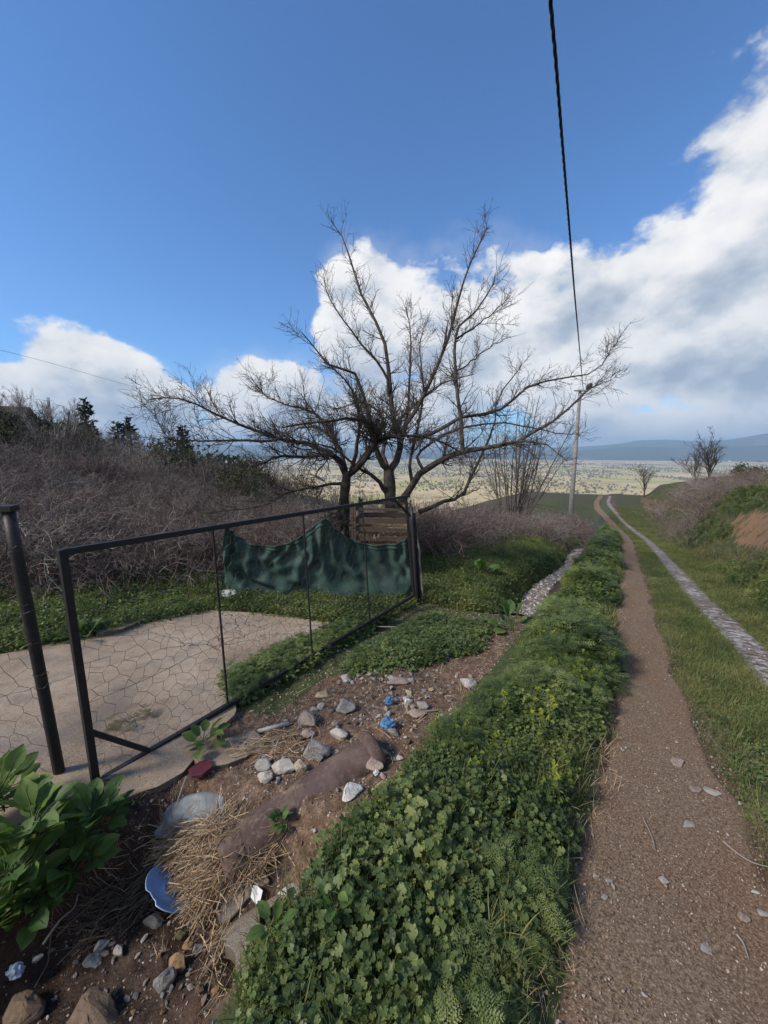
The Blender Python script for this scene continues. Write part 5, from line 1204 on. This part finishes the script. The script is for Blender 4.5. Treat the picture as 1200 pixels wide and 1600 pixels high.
for s_ in [(541, 1058, 20, 24, 'w', 'pale pointed stone standing at the top of the rubble by the weeds'), (502, 1083, 26, 15, 'y', 'flat yellowish stone at the upper left of the rubble'),
           (538, 1098, 34, 34, 'g', 'grey-yellow angular block in the middle of the upper rubble'), (483, 1141, 24, 19, 'p', 'pinkish rounded stone left of the big grey block'), (529, 1142, 30, 25, 'w', 'pale stone behind the big grey block next to the pipe'),
           (494, 1166, 52, 40, 'g', 'large grey angular block beside the middle of the rusty pipe'), (413, 1190, 34, 30, 'g', 'grey block above the small white stone, left of the pipe'), (414, 1211, 24, 26, 'w', 'small pale stone leaning on the grey block left of the pipe'),
           (446, 1195, 38, 26, 'w', 'white-topped stone between the grey block and the pipe'), (469, 1193, 22, 32, 'y', 'upright yellowish stone touching the pipe'), (546, 1233, 40, 26, 'W', 'bright white stone resting against the near side of the pipe'),
           (583, 1190, 34, 32, 'p', 'pale pinkish stone at the right end of the pipe'), (486, 1118, 42, 28, 'p', 'brownish flat slab half buried in the rubble'), (622, 1062, 36, 17, 'p', 'long reddish stone at the far edge of the bare earth'),
           (637, 1094, 17, 15, 'W', 'small white triangular shard on the bare earth'), (661, 1099, 20, 15, 'g', 'grey stone right of the white triangular shard'), (731, 1065, 27, 21, 'w', 'pale stone beside the weeds at the far right of the bare earth'),
           (692, 1120, 17, 17, 'w', 'round pale stone at the end of the small white stick'), (650, 1112, 28, 18, 'p', 'earth-coloured flat stone below the white triangular shard'),
           (145, 1494, 32, 26, 'g', 'grey stone lying in the lower left hollow'), (157, 1474, 24, 16, 'w', 'pale stone behind the grey stone in the lower left hollow'), (189, 1480, 26, 22, 'w', 'pale rounded stone right of the pair in the lower left hollow'),
           (240, 1434, 30, 30, 'd', 'dark stone below the broken blue plate'), (38, 1560, 62, 66, 'b', 'big brown boulder at the lower left corner'), (145, 1572, 84, 64, 'b', 'big brown boulder at the bottom edge, right of the corner boulder'),
           (258, 1526, 32, 40, 'g', 'grey-white pointed stone in the ditch near the bottom edge'), (279, 1502, 30, 32, 'o', 'ochre block in the ditch above the grey-white pointed stone'), (284, 1456, 20, 28, 'm', 'mossy greenish stone right below the blue plate'),
           (293, 1474, 20, 15, 'o', 'small orange-brown stone below the mossy stone'), (307, 1478, 16, 20, 'g', 'small grey stone beside the orange-brown one'), (314, 1540, 17, 24, 'b', 'brown upright stone near the bottom edge'),
           (452, 1389, 34, 22, 'w', 'pale stone at the edge of the weed strip above the white paper'), (57, 1496, 20, 11, 'W', 'small white flat stone in the lower left hollow'), (389, 918, 16, 14, 'w', 'whitish stone at the left foot of the net'),
           (628, 931, 20, 15, 'y', 'tan stone at the foot of the black gate post'), (712, 984, 30, 12, 'w', 'flat pale stone at the far end of the driveway edge'), (975, 768, 8, 4, 'w', 'pale stone lying on the bank under the young tree')]:
    stone(*s_, mesh=BOULD[STN[0] % 2] if s_[2] > 60 else None, sink=.42 if s_[2] > 60 else .18)
# smaller rubble that nothing tells apart
n = 0
pr = poly_points(230, [(400, 1170), (440, 1120), (520, 1060), (640, 1040), (740, 1060), (745, 1110), (640, 1215), (560, 1300), (470, 1360), (450, 1290), (560, 1210), (600, 1150), (500, 1200), (420, 1260)], g2, (-1.2, 1.6, 1.3, 4.5))
for q in pr:
    o_ = link('rubble_stone', RK[int(g2.integers(9))]); s_ = g2.uniform(.02, .065) * (1 if g2.uniform() > .2 else 1.7); o_.location = (q[0], q[1], q[2] + s_ * .15); o_.scale = (s_, s_ * .8, s_ * .75); o_.rotation_euler = tuple(g2.uniform(-.6, .6, 2)) + (g2.uniform(0, 6.28),)
    o_.color = (*(np.array(TONE[g2.choice(list('wgpybpgw'))]) * g2.uniform(.8, 1.1)), 1); tag(o_, 'small loose stone in the rubble around the pipe', 'stone', 'small rubble stones')
pr = poly_points(90, [(0, 1480), (120, 1450), (230, 1430), (330, 1440), (350, 1600), (0, 1600)], g2, (-2.2, -.2, .5, 1.9))
for q in pr:
    o_ = link('ditch_stone', RK[int(g2.integers(9))]); s_ = g2.uniform(.015, .045); o_.location = (q[0], q[1], q[2] + s_ * .15); o_.scale = (s_, s_ * .8, s_ * .75); o_.rotation_euler = tuple(g2.uniform(-.6, .6, 2)) + (g2.uniform(0, 6.28),)
    o_.color = (*(np.array(TONE[g2.choice(list('gdbpgow'))]) * g2.uniform(.7, 1.1)), 1); tag(o_, 'small stone on the floor of the lower left hollow', 'stone', 'small stones in the hollow')
for s_ in [(1055, 1194, 26, 11, 'p', 'flat pinkish stone in the middle of the path, farther half'), (1083, 1234, 20, 14, 'p', 'tan flat stone left of the bluish one on the path'), (1111, 1238, 28, 11, 'w', 'flat bluish-white stone on the right side of the path'),
           (1074, 1291, 20, 14, 'w', 'pale grey flat stone below the bluish-white one on the path'), (930, 1372, 13, 15, 'w', 'left stone of the pair near the middle of the path'), (949, 1380, 12, 9, 'w', 'right stone of the pair near the middle of the path'),
           (943, 1406, 12, 11, 'w', 'small stone just below the pair on the path'), (1037, 1380, 14, 11, 'w', 'whitish stone right of centre on the path'), (1100, 1484, 24, 16, 'w', 'largest pale stone low on the path'), (851, 1427, 13, 11, 'w', 'pale stone by the root at the left path edge'),
           (1158, 1432, 18, 26, 'p', 'long tan stone near the right picture edge'), (1190, 1429, 17, 12, 'w', 'pale stone touching the right picture edge'), (1178, 1398, 12, 10, 'W', 'small white stone near the right picture edge')]:
    stone(*s_, name='path_stone', sink=.40, lift=.024)
for k in range(60):
    u_ = g2.uniform(.1, 6) ; v_ = path_l(u_) + (path_r(u_) - path_l(u_)) * g2.uniform(.15, 1.1); X, Y = xy(u_, v_); s_ = g2.uniform(.012, .03)
    o_ = link('path_pebble', RK[k % 9]); o_.location = (X, Y, float(H(X, Y)) + .026 + s_ * .15); o_.scale = (s_, s_ * .8, s_ * .5); o_.rotation_euler = (0, 0, g2.uniform(0, 6.28)); o_.color = (*(np.array(TONE[g2.choice(list('wpwgy'))])), 1)
    tag(o_, 'small pale pebble lying on the dirt path', 'pebble', 'pebbles on the path')
# gravel
c = bpy.data.collections.new('source_pebble')
def m_peb(t):
    cc_ = t.ramp(orand(t), [(0.0, (.07, .05, .036)), (.4, (.17, .125, .095)), (.75, (.27, .215, .17)), (1.0, (.42, .37, .32))]); return bsdf(t, cc_, .92, .2)
mat('pebble', m_peb)
def m_peb2(t):
    cc_ = t.ramp(orand(t), [(0.0, (.09, .075, .062)), (.45, (.24, .215, .195)), (1.0, (.52, .50, .48))]); return bsdf(t, cc_, .8, .3)
mat('pale_pebble', m_peb2)
for nm, mt in (('pebble', 'pebble'), ('palepebble', 'pale_pebble')):
    c = bpy.data.collections.new('source_' + nm)
    for k in range(5):
        g = np.random.default_rng(900 + k); bm = bmesh.new()
        for p in nrm(g.normal(0, 1, (11, 3))) * [1, .8, .6]: bm.verts.new(p * .5)
        r_ = bmesh.ops.convex_hull(bm, input=bm.verts[:]); bmesh.ops.delete(bm, geom=[e for e in r_['geom_unused'] if isinstance(e, bmesh.types.BMVert)], context='VERTS')
        me_ = bpy.data.meshes.new(nm); bm.to_mesh(me_); bm.free(); me_.materials.append(MATS[mt]); c.objects.link(bpy.data.objects.new(f'{nm}_{k:02d}', me_))
    PROTO[nm] = (c, 5)
p, u, v = uv_points(34000, -.4, 12, lambda u: path_l(u) - .02, lambda u: path_r(u) + .12, g2, 1.8); p[:, 2] += .025; scatter('path_gravel', 'pebble', p, g2.uniform(.003, .009, len(p)) * (1 + 1.0 * (g2.uniform(0, 1, len(p)) > .95)), 'fine gravel strewn over the dirt path', 'gravel', .5)
p, u, v = uv_points(2600, .0, 4.5, lambda u: path_r(u) - .1, lambda u: path_r(u) + .5, g2); p[:, 2] += .006; scatter('verge_gravel', 'pebble', p, g2.uniform(.006, .018, len(p)), 'coarser gravel along the right side of the path', 'gravel', .5)
p, u, v = uv_points(8500, .6, 5.3, lambda u: -2.7 + .25 * u * 0, lambda u: -.85 + 0 * u, g2); x_, y_, z_ = proj(p); k = ~inpoly(x_, y_, outline_px); p = p[k]; scatter('rubble_gravel', 'pebble', p, g2.uniform(.006, .026, len(p)), 'gravel and clods of earth around the pipe', 'gravel', .6)
p, u, v = uv_points(2600, -.2, 1.2, lambda u: -2.2 + 0 * u, lambda u: -.95 + 0 * u, g2); scatter('hollow_gravel', 'pebble', p, g2.uniform(.004, .016, len(p)), 'gravel on the floor of the lower left hollow', 'gravel', .6)
p, u, v = uv_points(900, 5.2, 16, lambda u: -1.48 - .1 * np.sin(u * .9), lambda u: -1.05 - .1 * np.sin(u * .9), g2); p[:, 2] += .03; scatter('ditch_gravel', 'palepebble', p, g2.uniform(.03, .09, len(p)), 'pale stones covering the bed of the ditch', 'gravel', .5)
p, u, v = uv_points(700, 3, 16, lambda u: trk_c(u) - .22, lambda u: trk_c(u) + .22, g2, 1.4); p[:, 2] += .012; scatter('track_gravel', 'palepebble', p, g2.uniform(.010, .030, len(p)), 'pale stones along the right-hand rut', 'gravel', .4)

# culvert pipe
pa, pbb = G(352, 1360), G(590, 1175); ax_ = nrm(pbb - pa); pa = pa + [0, 0, .035]; pbb = pbb + [0, 0, .0]
pipe = empty('culvert_pipe', pa, label='rusty reddish-brown pipe half buried in the rubble', cat='pipe')
th = np.linspace(0, 2 * math.pi, 33)[:-1]; A_ = nrm(np.cross(ax_, [0, 0, 1])); B_ = np.cross(A_, ax_)
def ringpts(c_, r_): return np.array([c_ + r_ * (math.cos(a) * A_ + math.sin(a) * B_) for a in th])
Rg = [ringpts(pa, .112), ringpts(pa, .128)] + [ringpts(pa + (pbb - pa) * q, .128 + .0015 * math.sin(q * 40)) for q in np.linspace(.03, .97, 24)] + [ringpts(pbb, .128), ringpts(pbb, .112), ringpts(pbb - ax_ * .3, .112)]
mb = MB(); mb.add(np.concatenate(Rg), np.array([[i * 32 + j, i * 32 + (j + 1) % 32, (i + 1) * 32 + (j + 1) % 32, (i + 1) * 32 + j] for i in range(len(Rg) - 1) for j in range(32)])); reparent(mb.build('barrel', MATS['rusty_pipe'], smooth=True), pipe)
cR = [ringpts(pbb - ax_ * q, r_) for q, r_ in ((.075, .129), (.072, .137), (.012, .139), (.006, .133))]
mb = MB(); mb.add(np.concatenate(cR), np.array([[i * 32 + j, i * 32 + (j + 1) % 32, (i + 1) * 32 + (j + 1) % 32, (i + 1) * 32 + j] for i in range(3) for j in range(32)])); reparent(mb.build('collar', MATS['rusty_pipe'], smooth=True), pipe)
# loose pieces
def slab_piece(name, corners, thick, m_, label, cat, lift=.0, par=None, jit=.012, bev=.006, zoff=None):
    """a broken flat piece: outline given by pixels on the ground"""
    g = np.random.default_rng(len(label)); pts = []
    cs = [G(*c_) for c_ in corners]; c0 = np.mean(cs, 0)
    for i in range(len(cs)):
        a, b = cs[i], cs[(i + 1) % len(cs)]; k = max(1, int(np.linalg.norm(b - a) / .05))
        for j in range(k): q = a + (b - a) * j / k; pts.append(q + np.append(g.normal(0, jit, 2) * .5, 0))
    n_ = np.linalg.lstsq(np.c_[np.array(cs)[:, :2], np.ones(len(cs))], np.array(cs)[:, 2], rcond=None)[0]
    bm = bmesh.new(); vs_ = [bm.verts.new((p[0] - c0[0], p[1] - c0[1], p[0] * n_[0] + p[1] * n_[1] + n_[2] - c0[2] + lift)) for p in pts]; f_ = bm.faces.new(vs_)
    ex = bmesh.ops.extrude_face_region(bm, geom=[f_]); nv = [q for q in ex['geom'] if isinstance(q, bmesh.types.BMVert)]
    for q in nv: q.co.z += thick
    bmesh.ops.recalc_face_normals(bm, faces=bm.faces); bmesh.ops.triangulate(bm, faces=[q for q in bm.faces if len(q.verts) > 4])
    me_ = bpy.data.meshes.new(name); bm.to_mesh(me_); bm.free(); me_.materials.append(m_); o_ = link(name, me_); o_.location = c0; bevel(o_, bev, 2); return tag(o_, label, cat)
slab_piece('concrete_fragment', [(352, 1495), (345, 1462), (400, 1412), (432, 1400), (445, 1425), (410, 1470), (385, 1530)], .07, MATS['concrete_grey'], 'broken grey concrete block at the weed edge in the foreground', 'concrete', -.02)
slab_piece('concrete_fragment', [(330, 1425), (375, 1368), (412, 1362), (424, 1385), (385, 1415), (352, 1450)], .035, MATS['concrete_grey'], 'flat grey slab of concrete beside the straw heap', 'concrete', -.012)
slab_piece('concrete_fragment', [(300, 1188), (342, 1160), (398, 1150), (420, 1168), (372, 1196), (318, 1212)], .05, MATS['concrete'], 'cracked piece broken off the corner of the concrete apron', 'concrete', -.02)
slab_piece('concrete_strip', [(150, 992), (178, 975), (228, 968), (232, 973), (190, 990), (152, 998)], .06, MATS['concrete_grey'], 'narrow pale concrete strip at the far edge of the apron', 'concrete')
slab_piece('tile_shard', [(296, 1212), (312, 1204), (330, 1198), (332, 1208), (318, 1225), (301, 1224)], .018, MATS['maroon'], 'dark red broken tile at the edge of the apron', 'tile', .035, bev=.002)
slab_piece('paper_scrap', [(392, 1414), (396, 1396), (402, 1392), (411, 1402), (407, 1420), (400, 1424)], .004, MATS['white_plastic'], 'torn white scrap lying on the flat concrete slab', 'litter', .035, bev=0.001, jit=.004)
slab_piece('paper_scrap', [(554, 1285), (556, 1273), (566, 1269), (570, 1276), (563, 1286)], .004, MATS['white_plastic'], 'small white scrap on the earth below the pipe', 'litter', .01, bev=0.001, jit=.004)
slab_piece('paper_scrap', [(345, 940), (350, 931), (365, 930), (372, 936), (358, 942)], .02, MATS['white_plastic'], 'crumpled pale litter in the weeds left of the net', 'litter', .08, bev=.002)
# smooth blue-grey slab bulging out of the straw
gx, gy = np.meshgrid(np.linspace(-1, 1, 40), np.linspace(-1, 1, 24), indexing='ij'); c0 = G(318, 1268); d0 = depth_of(c0)
Lx, Ly = 64 / F * d0, 27 / F * d0
inr = np.clip(1 - (np.abs(gx) ** 2.2 + np.abs(gy) ** 2.2), 0, 1) ** .5
er = 1 + .10 * vnoise(gx * 2, gy * 2, 201); Xs = c0[0] + gx * Lx * er + gy * .02; Ys = c0[1] + gy * Ly * er - .05 * gx * Lx; Zs = c0[2] - .03 + .085 * inr + .01 * vnoise(gx * 5, gy * 5, 202) + gy * .03
o_ = grid_obj('stone_slab', Xs, Ys, Zs, MATS['slate_blue']); o_.modifiers.new('thick', 'SOLIDIFY').thickness = .025; tag(o_, 'smooth blue-grey curved slab lying on the straw heap', 'slab')
# broken blue plate with raised rings
pc = G(268, 1412) + [0, 0, .085]; pd = depth_of(pc); pr_ = 42 / F * pd; prof_r = np.array([0, .12, .2, .22, .28, .30, .55, .74, .78, .84, .95, 1.0]); prof_z = np.array([0, 0, .004, .008, .008, .003, .002, .004, .012, .016, .022, .028])
th = np.linspace(0, 2 * math.pi, 49)[:-1]; mb = MB(); V = []
cut = np.ones(48); gq = np.random.default_rng(5)
for i, a in enumerate(th):
    if 1.1 < a < 2.35: cut[i] = .62 + .1 * gq.normal()
    if 4.0 < a < 4.5: cut[i] = .86
tc_ = nrm(CAM - pc); sr_ = nrm(np.cross([0, 0, 1.0], tc_)); su_ = np.cross(tc_, sr_); n3_ = nrm(tc_ * .55 + sr_ * .62 + su_ * .50); e1_ = nrm(np.cross(n3_, tc_)); e2_ = np.cross(n3_, e1_); M = np.stack([e1_, e2_, n3_], 1)
for r_, z_ in zip(prof_r, prof_z):
    for i, a in enumerate(th): q = min(r_, cut[i]); V.append(pc + M @ np.array([math.cos(a) * q * pr_, math.sin(a) * q * pr_ * 1.0, z_ * pr_ * 3]))
mb.add(V, np.array([[i * 48 + j, i * 48 + (j + 1) % 48, (i + 1) * 48 + (j + 1) % 48, (i + 1) * 48 + j] for i in range(len(prof_r) - 1) for j in range(48)]))
o_ = mb.build('broken_plate', MATS['plate_blue'], smooth=True); o_.modifiers.new('thick', 'SOLIDIFY').thickness = .004; tag(o_, 'broken pale blue plate with ring pattern in the dark hollow', 'plate')
slab_piece('plate_shard', [(243, 1412), (247, 1392), (254, 1398), (256, 1408)], .004, MATS['white_plastic'], 'white plate shard left of the broken blue plate', 'shard', .05, bev=.001, jit=.003)
# crumpled plastic
def crumple(px, py, w_, h_, m_, label, seed, name='plastic_scrap'):
    p = G(px, py + h_ * .3); d = depth_of(p); bm = bmesh.new(); bmesh.ops.create_icosphere(bm, subdivisions=3, radius=.5); g = Vector((seed * 3.1, seed, 0))
    for v_ in bm.verts: n_ = v_.co.normalized(); v_.co += n_ * (mnoise.noise(n_ * 2.5 + g) * .22 + mnoise.noise(n_ * 6 + g) * .12)
    me_ = bpy.data.meshes.new(name); bm.to_mesh(me_); bm.free(); me_.materials.append(m_); o_ = link(name, me_); sx = w_ / F * d; sz = h_ / F * d
    o_.location = p + [0, 0, sz * .3]; o_.scale = (sx, sx * .8, sz); return tag(o_, label, 'litter')
crumple(607, 1131, 22, 20, MATS['blue_plastic'], 'larger crumpled blue plastic ball above the right end of the pipe', 1)
crumple(608, 1095, 13, 13, MATS['blue_plastic'], 'smaller crumpled blue plastic ball on the bare earth', 2)
crumple(686, 1016, 16, 9, MATS['pale_blue_plastic'], 'pale blue plastic scrap in the grass near the driveway end', 3)
crumple(26, 1515, 20, 22, MATS['pale_blue_plastic'], 'pale blue plastic piece in the lower left hollow', 4)
crumple(588, 1207, 9, 9, MATS['white_plastic'], 'tiny whitish plastic bit right of the pipe', 5)
a, b = G(403, 1147), G(452, 1134); tag(tubes(MB(), np.stack([a + [0, 0, .02], b + [0, 0, .02]])[None], np.full((1, 2), .015), 12, cap=True).build('plastic_tube', MATS['pvc'], smooth=True), 'short greyish plastic tube at the edge of the weeds above the rubble', 'tube')
a, b = G(588, 986), G(700, 992); tag(tubes(MB(), spline([a + [0, 0, .06], (a + b) / 2 + [0, 0, .07], b + [0, 0, .05]], 9)[None], np.full((1, 9), .007), 6).build('thin_stick', MATS['bramble_grey']), 'long thin pale stick right of the gate wheel', 'stick')
a, b = G(655, 1115), G(690, 1112); tag(tubes(MB(), spline([a + [0, 0, .015], b + [0, 0, .015]], 5)[None], np.full((1, 5), .006), 6).build('thin_stick', MATS['bramble_grey']), 'short pale stick on the bare earth by the round stone', 'stick')
# twigs on the path and in the hollow
for k, (pts, rd, lb) in enumerate([([(1004, 1286), (1012, 1302), (1020, 1322), (1023, 1338)], .0035, 'thin curved twig in the middle of the path'), ([(862, 1313), (880, 1302), (889, 1290), (892, 1275)], .004, 'curved twig at the left path edge by the weeds'),
        ([(1108, 1155), (1120, 1170), (1142, 1193)], .0035, 'straight twig at the right side of the path, farther off'), ([(1128, 1322), (1152, 1342), (1175, 1356), (1205, 1364)], .004, 'long twig at the right picture edge'),
        ([(1150, 1470), (1160, 1484), (1168, 1508)], .004, 'short curved twig low on the right of the path'), ([(803, 1455), (825, 1425), (845, 1402), (860, 1382)], .005, 'dark root at the left path edge'),
        ([(70, 1490), (98, 1460), (118, 1432), (125, 1420)], .006, 'longest bare twig lying in the lower left hollow'), ([(150, 1458), (175, 1446), (200, 1432)], .004, 'thin bare twig above the pale stones in the hollow'), ([(270, 1290), (285, 1255), (292, 1225)], .006, 'grey twig leaning over the blue-grey slab'),
        ([(462, 1226), (480, 1206), (490, 1190), (488, 1165)], .003, 'thin wiry twig crossing the pipe')]):
    p = spline([G(*q) + [0, 0, .028 if k < 6 else .05 + .03 * (i % 2)] for i, q in enumerate(pts)], 10); tag(tubes(MB(), p[None], np.linspace(rd, rd * .5, 10)[None], 6).build('twig', MATS['bramble_grey'], smooth=True), lb, 'twig')
g3 = np.random.default_rng(31); ts = spline([G(270, 925) + [0, 0, .10], G(300, 915) + [0, 0, .25], P(335, 893, depth_of(G(335, 920)))], 8)
db = empty('dead_branch', ts[0], label='pale forked dead branch lying in the weeds left of the net', cat='branch')
for pts in (ts, spline([ts[3], ts[3] + [.02, 0, .18], ts[3] + [-.01, .05, .36]], 8), spline([ts[2], ts[2] + [.15, -.1, .03], ts[2] + [.3, -.15, -.08]], 8)): reparent(tubes(MB(), pts[None], np.linspace(.011, .005, 8)[None], 6).build('limb', MATS['bark_grey'], smooth=True), db)

# straw heap washed against the pipe mouth, dead grass in the hollow
def straw_heap(name, poly, n, hgt, label, g, ln=(.08, .26), m_='straw', dirpref=None, box=(-1.9, .4, .6, 2.4)):
    p = poly_points(n, poly, g, box); n = len(p); c_ = p.mean(0); rad = np.linalg.norm((p - c_)[:, :2], axis=1); top_ = hgt * np.clip(1 - (rad / (rad.max() + .01)) ** 2, 0, 1)
    b = p + np.stack([np.zeros(n), np.zeros(n), g.uniform(0, 1, n) * top_ + .01], -1)
    a = g.uniform(0, 6.28, n) if dirpref is None else dirpref + g.normal(0, .6, n) + math.pi * (g.uniform(size=n) > .5); L_ = g.uniform(*ln, n); d = np.stack([np.cos(a), np.sin(a), g.normal(0, .18, n)], -1); out = [b - d * L_[:, None] * .5]
    for s in range(4): d = nrm(d + g.normal(0, .22, (n, 3)) * [1, 1, .6]); out.append(out[-1] + d * (L_ / 4)[:, None])
    Pq = np.stack(out, 1); hz_ = H(Pq[..., 0], Pq[..., 1]); Pq[..., 2] = np.maximum(Pq[..., 2], hz_ + .004)
    o_ = tubes(MB(), Pq, g.uniform(.0010, .0030, n)[:, None] * np.linspace(1, .6, 5)[None], 3).build(name, MATS[m_]); return tag(o_, label, 'straw', kind='stuff')
straw_heap('straw_heap', [(250, 1310), (285, 1290), (340, 1300), (375, 1305), (405, 1318), (425, 1345), (385, 1385), (345, 1405), (325, 1450), (310, 1420), (288, 1370), (260, 1340)], 2900, .115, 'heap of dry straw washed up around the pipe mouth', g3, dirpref=.9)
straw_heap('straw_tuft', [(325, 1470), (355, 1460), (362, 1520), (340, 1560), (322, 1510)], 260, .10, 'hanging tuft of dry straw beside the broken concrete block', g3, (.08, .2), dirpref=1.4)
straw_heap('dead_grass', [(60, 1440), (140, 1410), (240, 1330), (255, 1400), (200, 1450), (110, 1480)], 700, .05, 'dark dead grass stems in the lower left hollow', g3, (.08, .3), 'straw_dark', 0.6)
straw_heap('dry_stems', [(350, 1170), (400, 1150), (450, 1140), (470, 1180), (400, 1190)], 170, .03, 'dry stems scattered on the rubble left of the pipe', g3, (.06, .2), 'straw', .4, (-1.2, .2, 1.6, 2.8))
p = cb0 + ax * (Wd / 2) + bk * .35; n = 1200
b = p + ax * g3.uniform(-.48, .48, n)[:, None] * Wd + bk * g3.uniform(-.33, .36, n)[:, None]; b[:, 2] = zof(862) + g3.uniform(0, 1, n) * (zof(818) - zof(862)); a = g3.uniform(0, 6.28, n); d = np.stack([np.cos(a), np.sin(a), g3.normal(0, .3, n)], -1)
tag(tubes(MB(), np.stack([b - d * .12, b, b + d * .10 - [0, 0, .03]], 1), np.full((n, 3), .004), 3).build('bin_straw', MATS['straw']), 'brown dry straw filling the board bin', 'straw', kind='stuff')
# dry tuft lying on the apron
tb = plane_pt(200, 1128); e_ = empty('uprooted_weed', tb, label='small uprooted dry weed lying on the concrete apron', cat='weed')
mb = plant_parsley(np.random.default_rng(3), 12, .10, (.05, .10)); o_ = mb.build('foliage', [MATS['grass_dry'], MATS['grass_dry']]); o_.parent = e_; o_.scale = (.9, .9, .55)
mb = MB()
for k in range(5): a = g3.uniform(0, 6.28); tubes(mb, spline([(0, 0, .02), (.05 * math.cos(a), .05 * math.sin(a), .03), (.10 * math.cos(a), .10 * math.sin(a), .006)], 5)[None], np.linspace(.003, .001, 5)[None], 4)
o_ = mb.build('roots', MATS['bramble']); o_.parent = e_
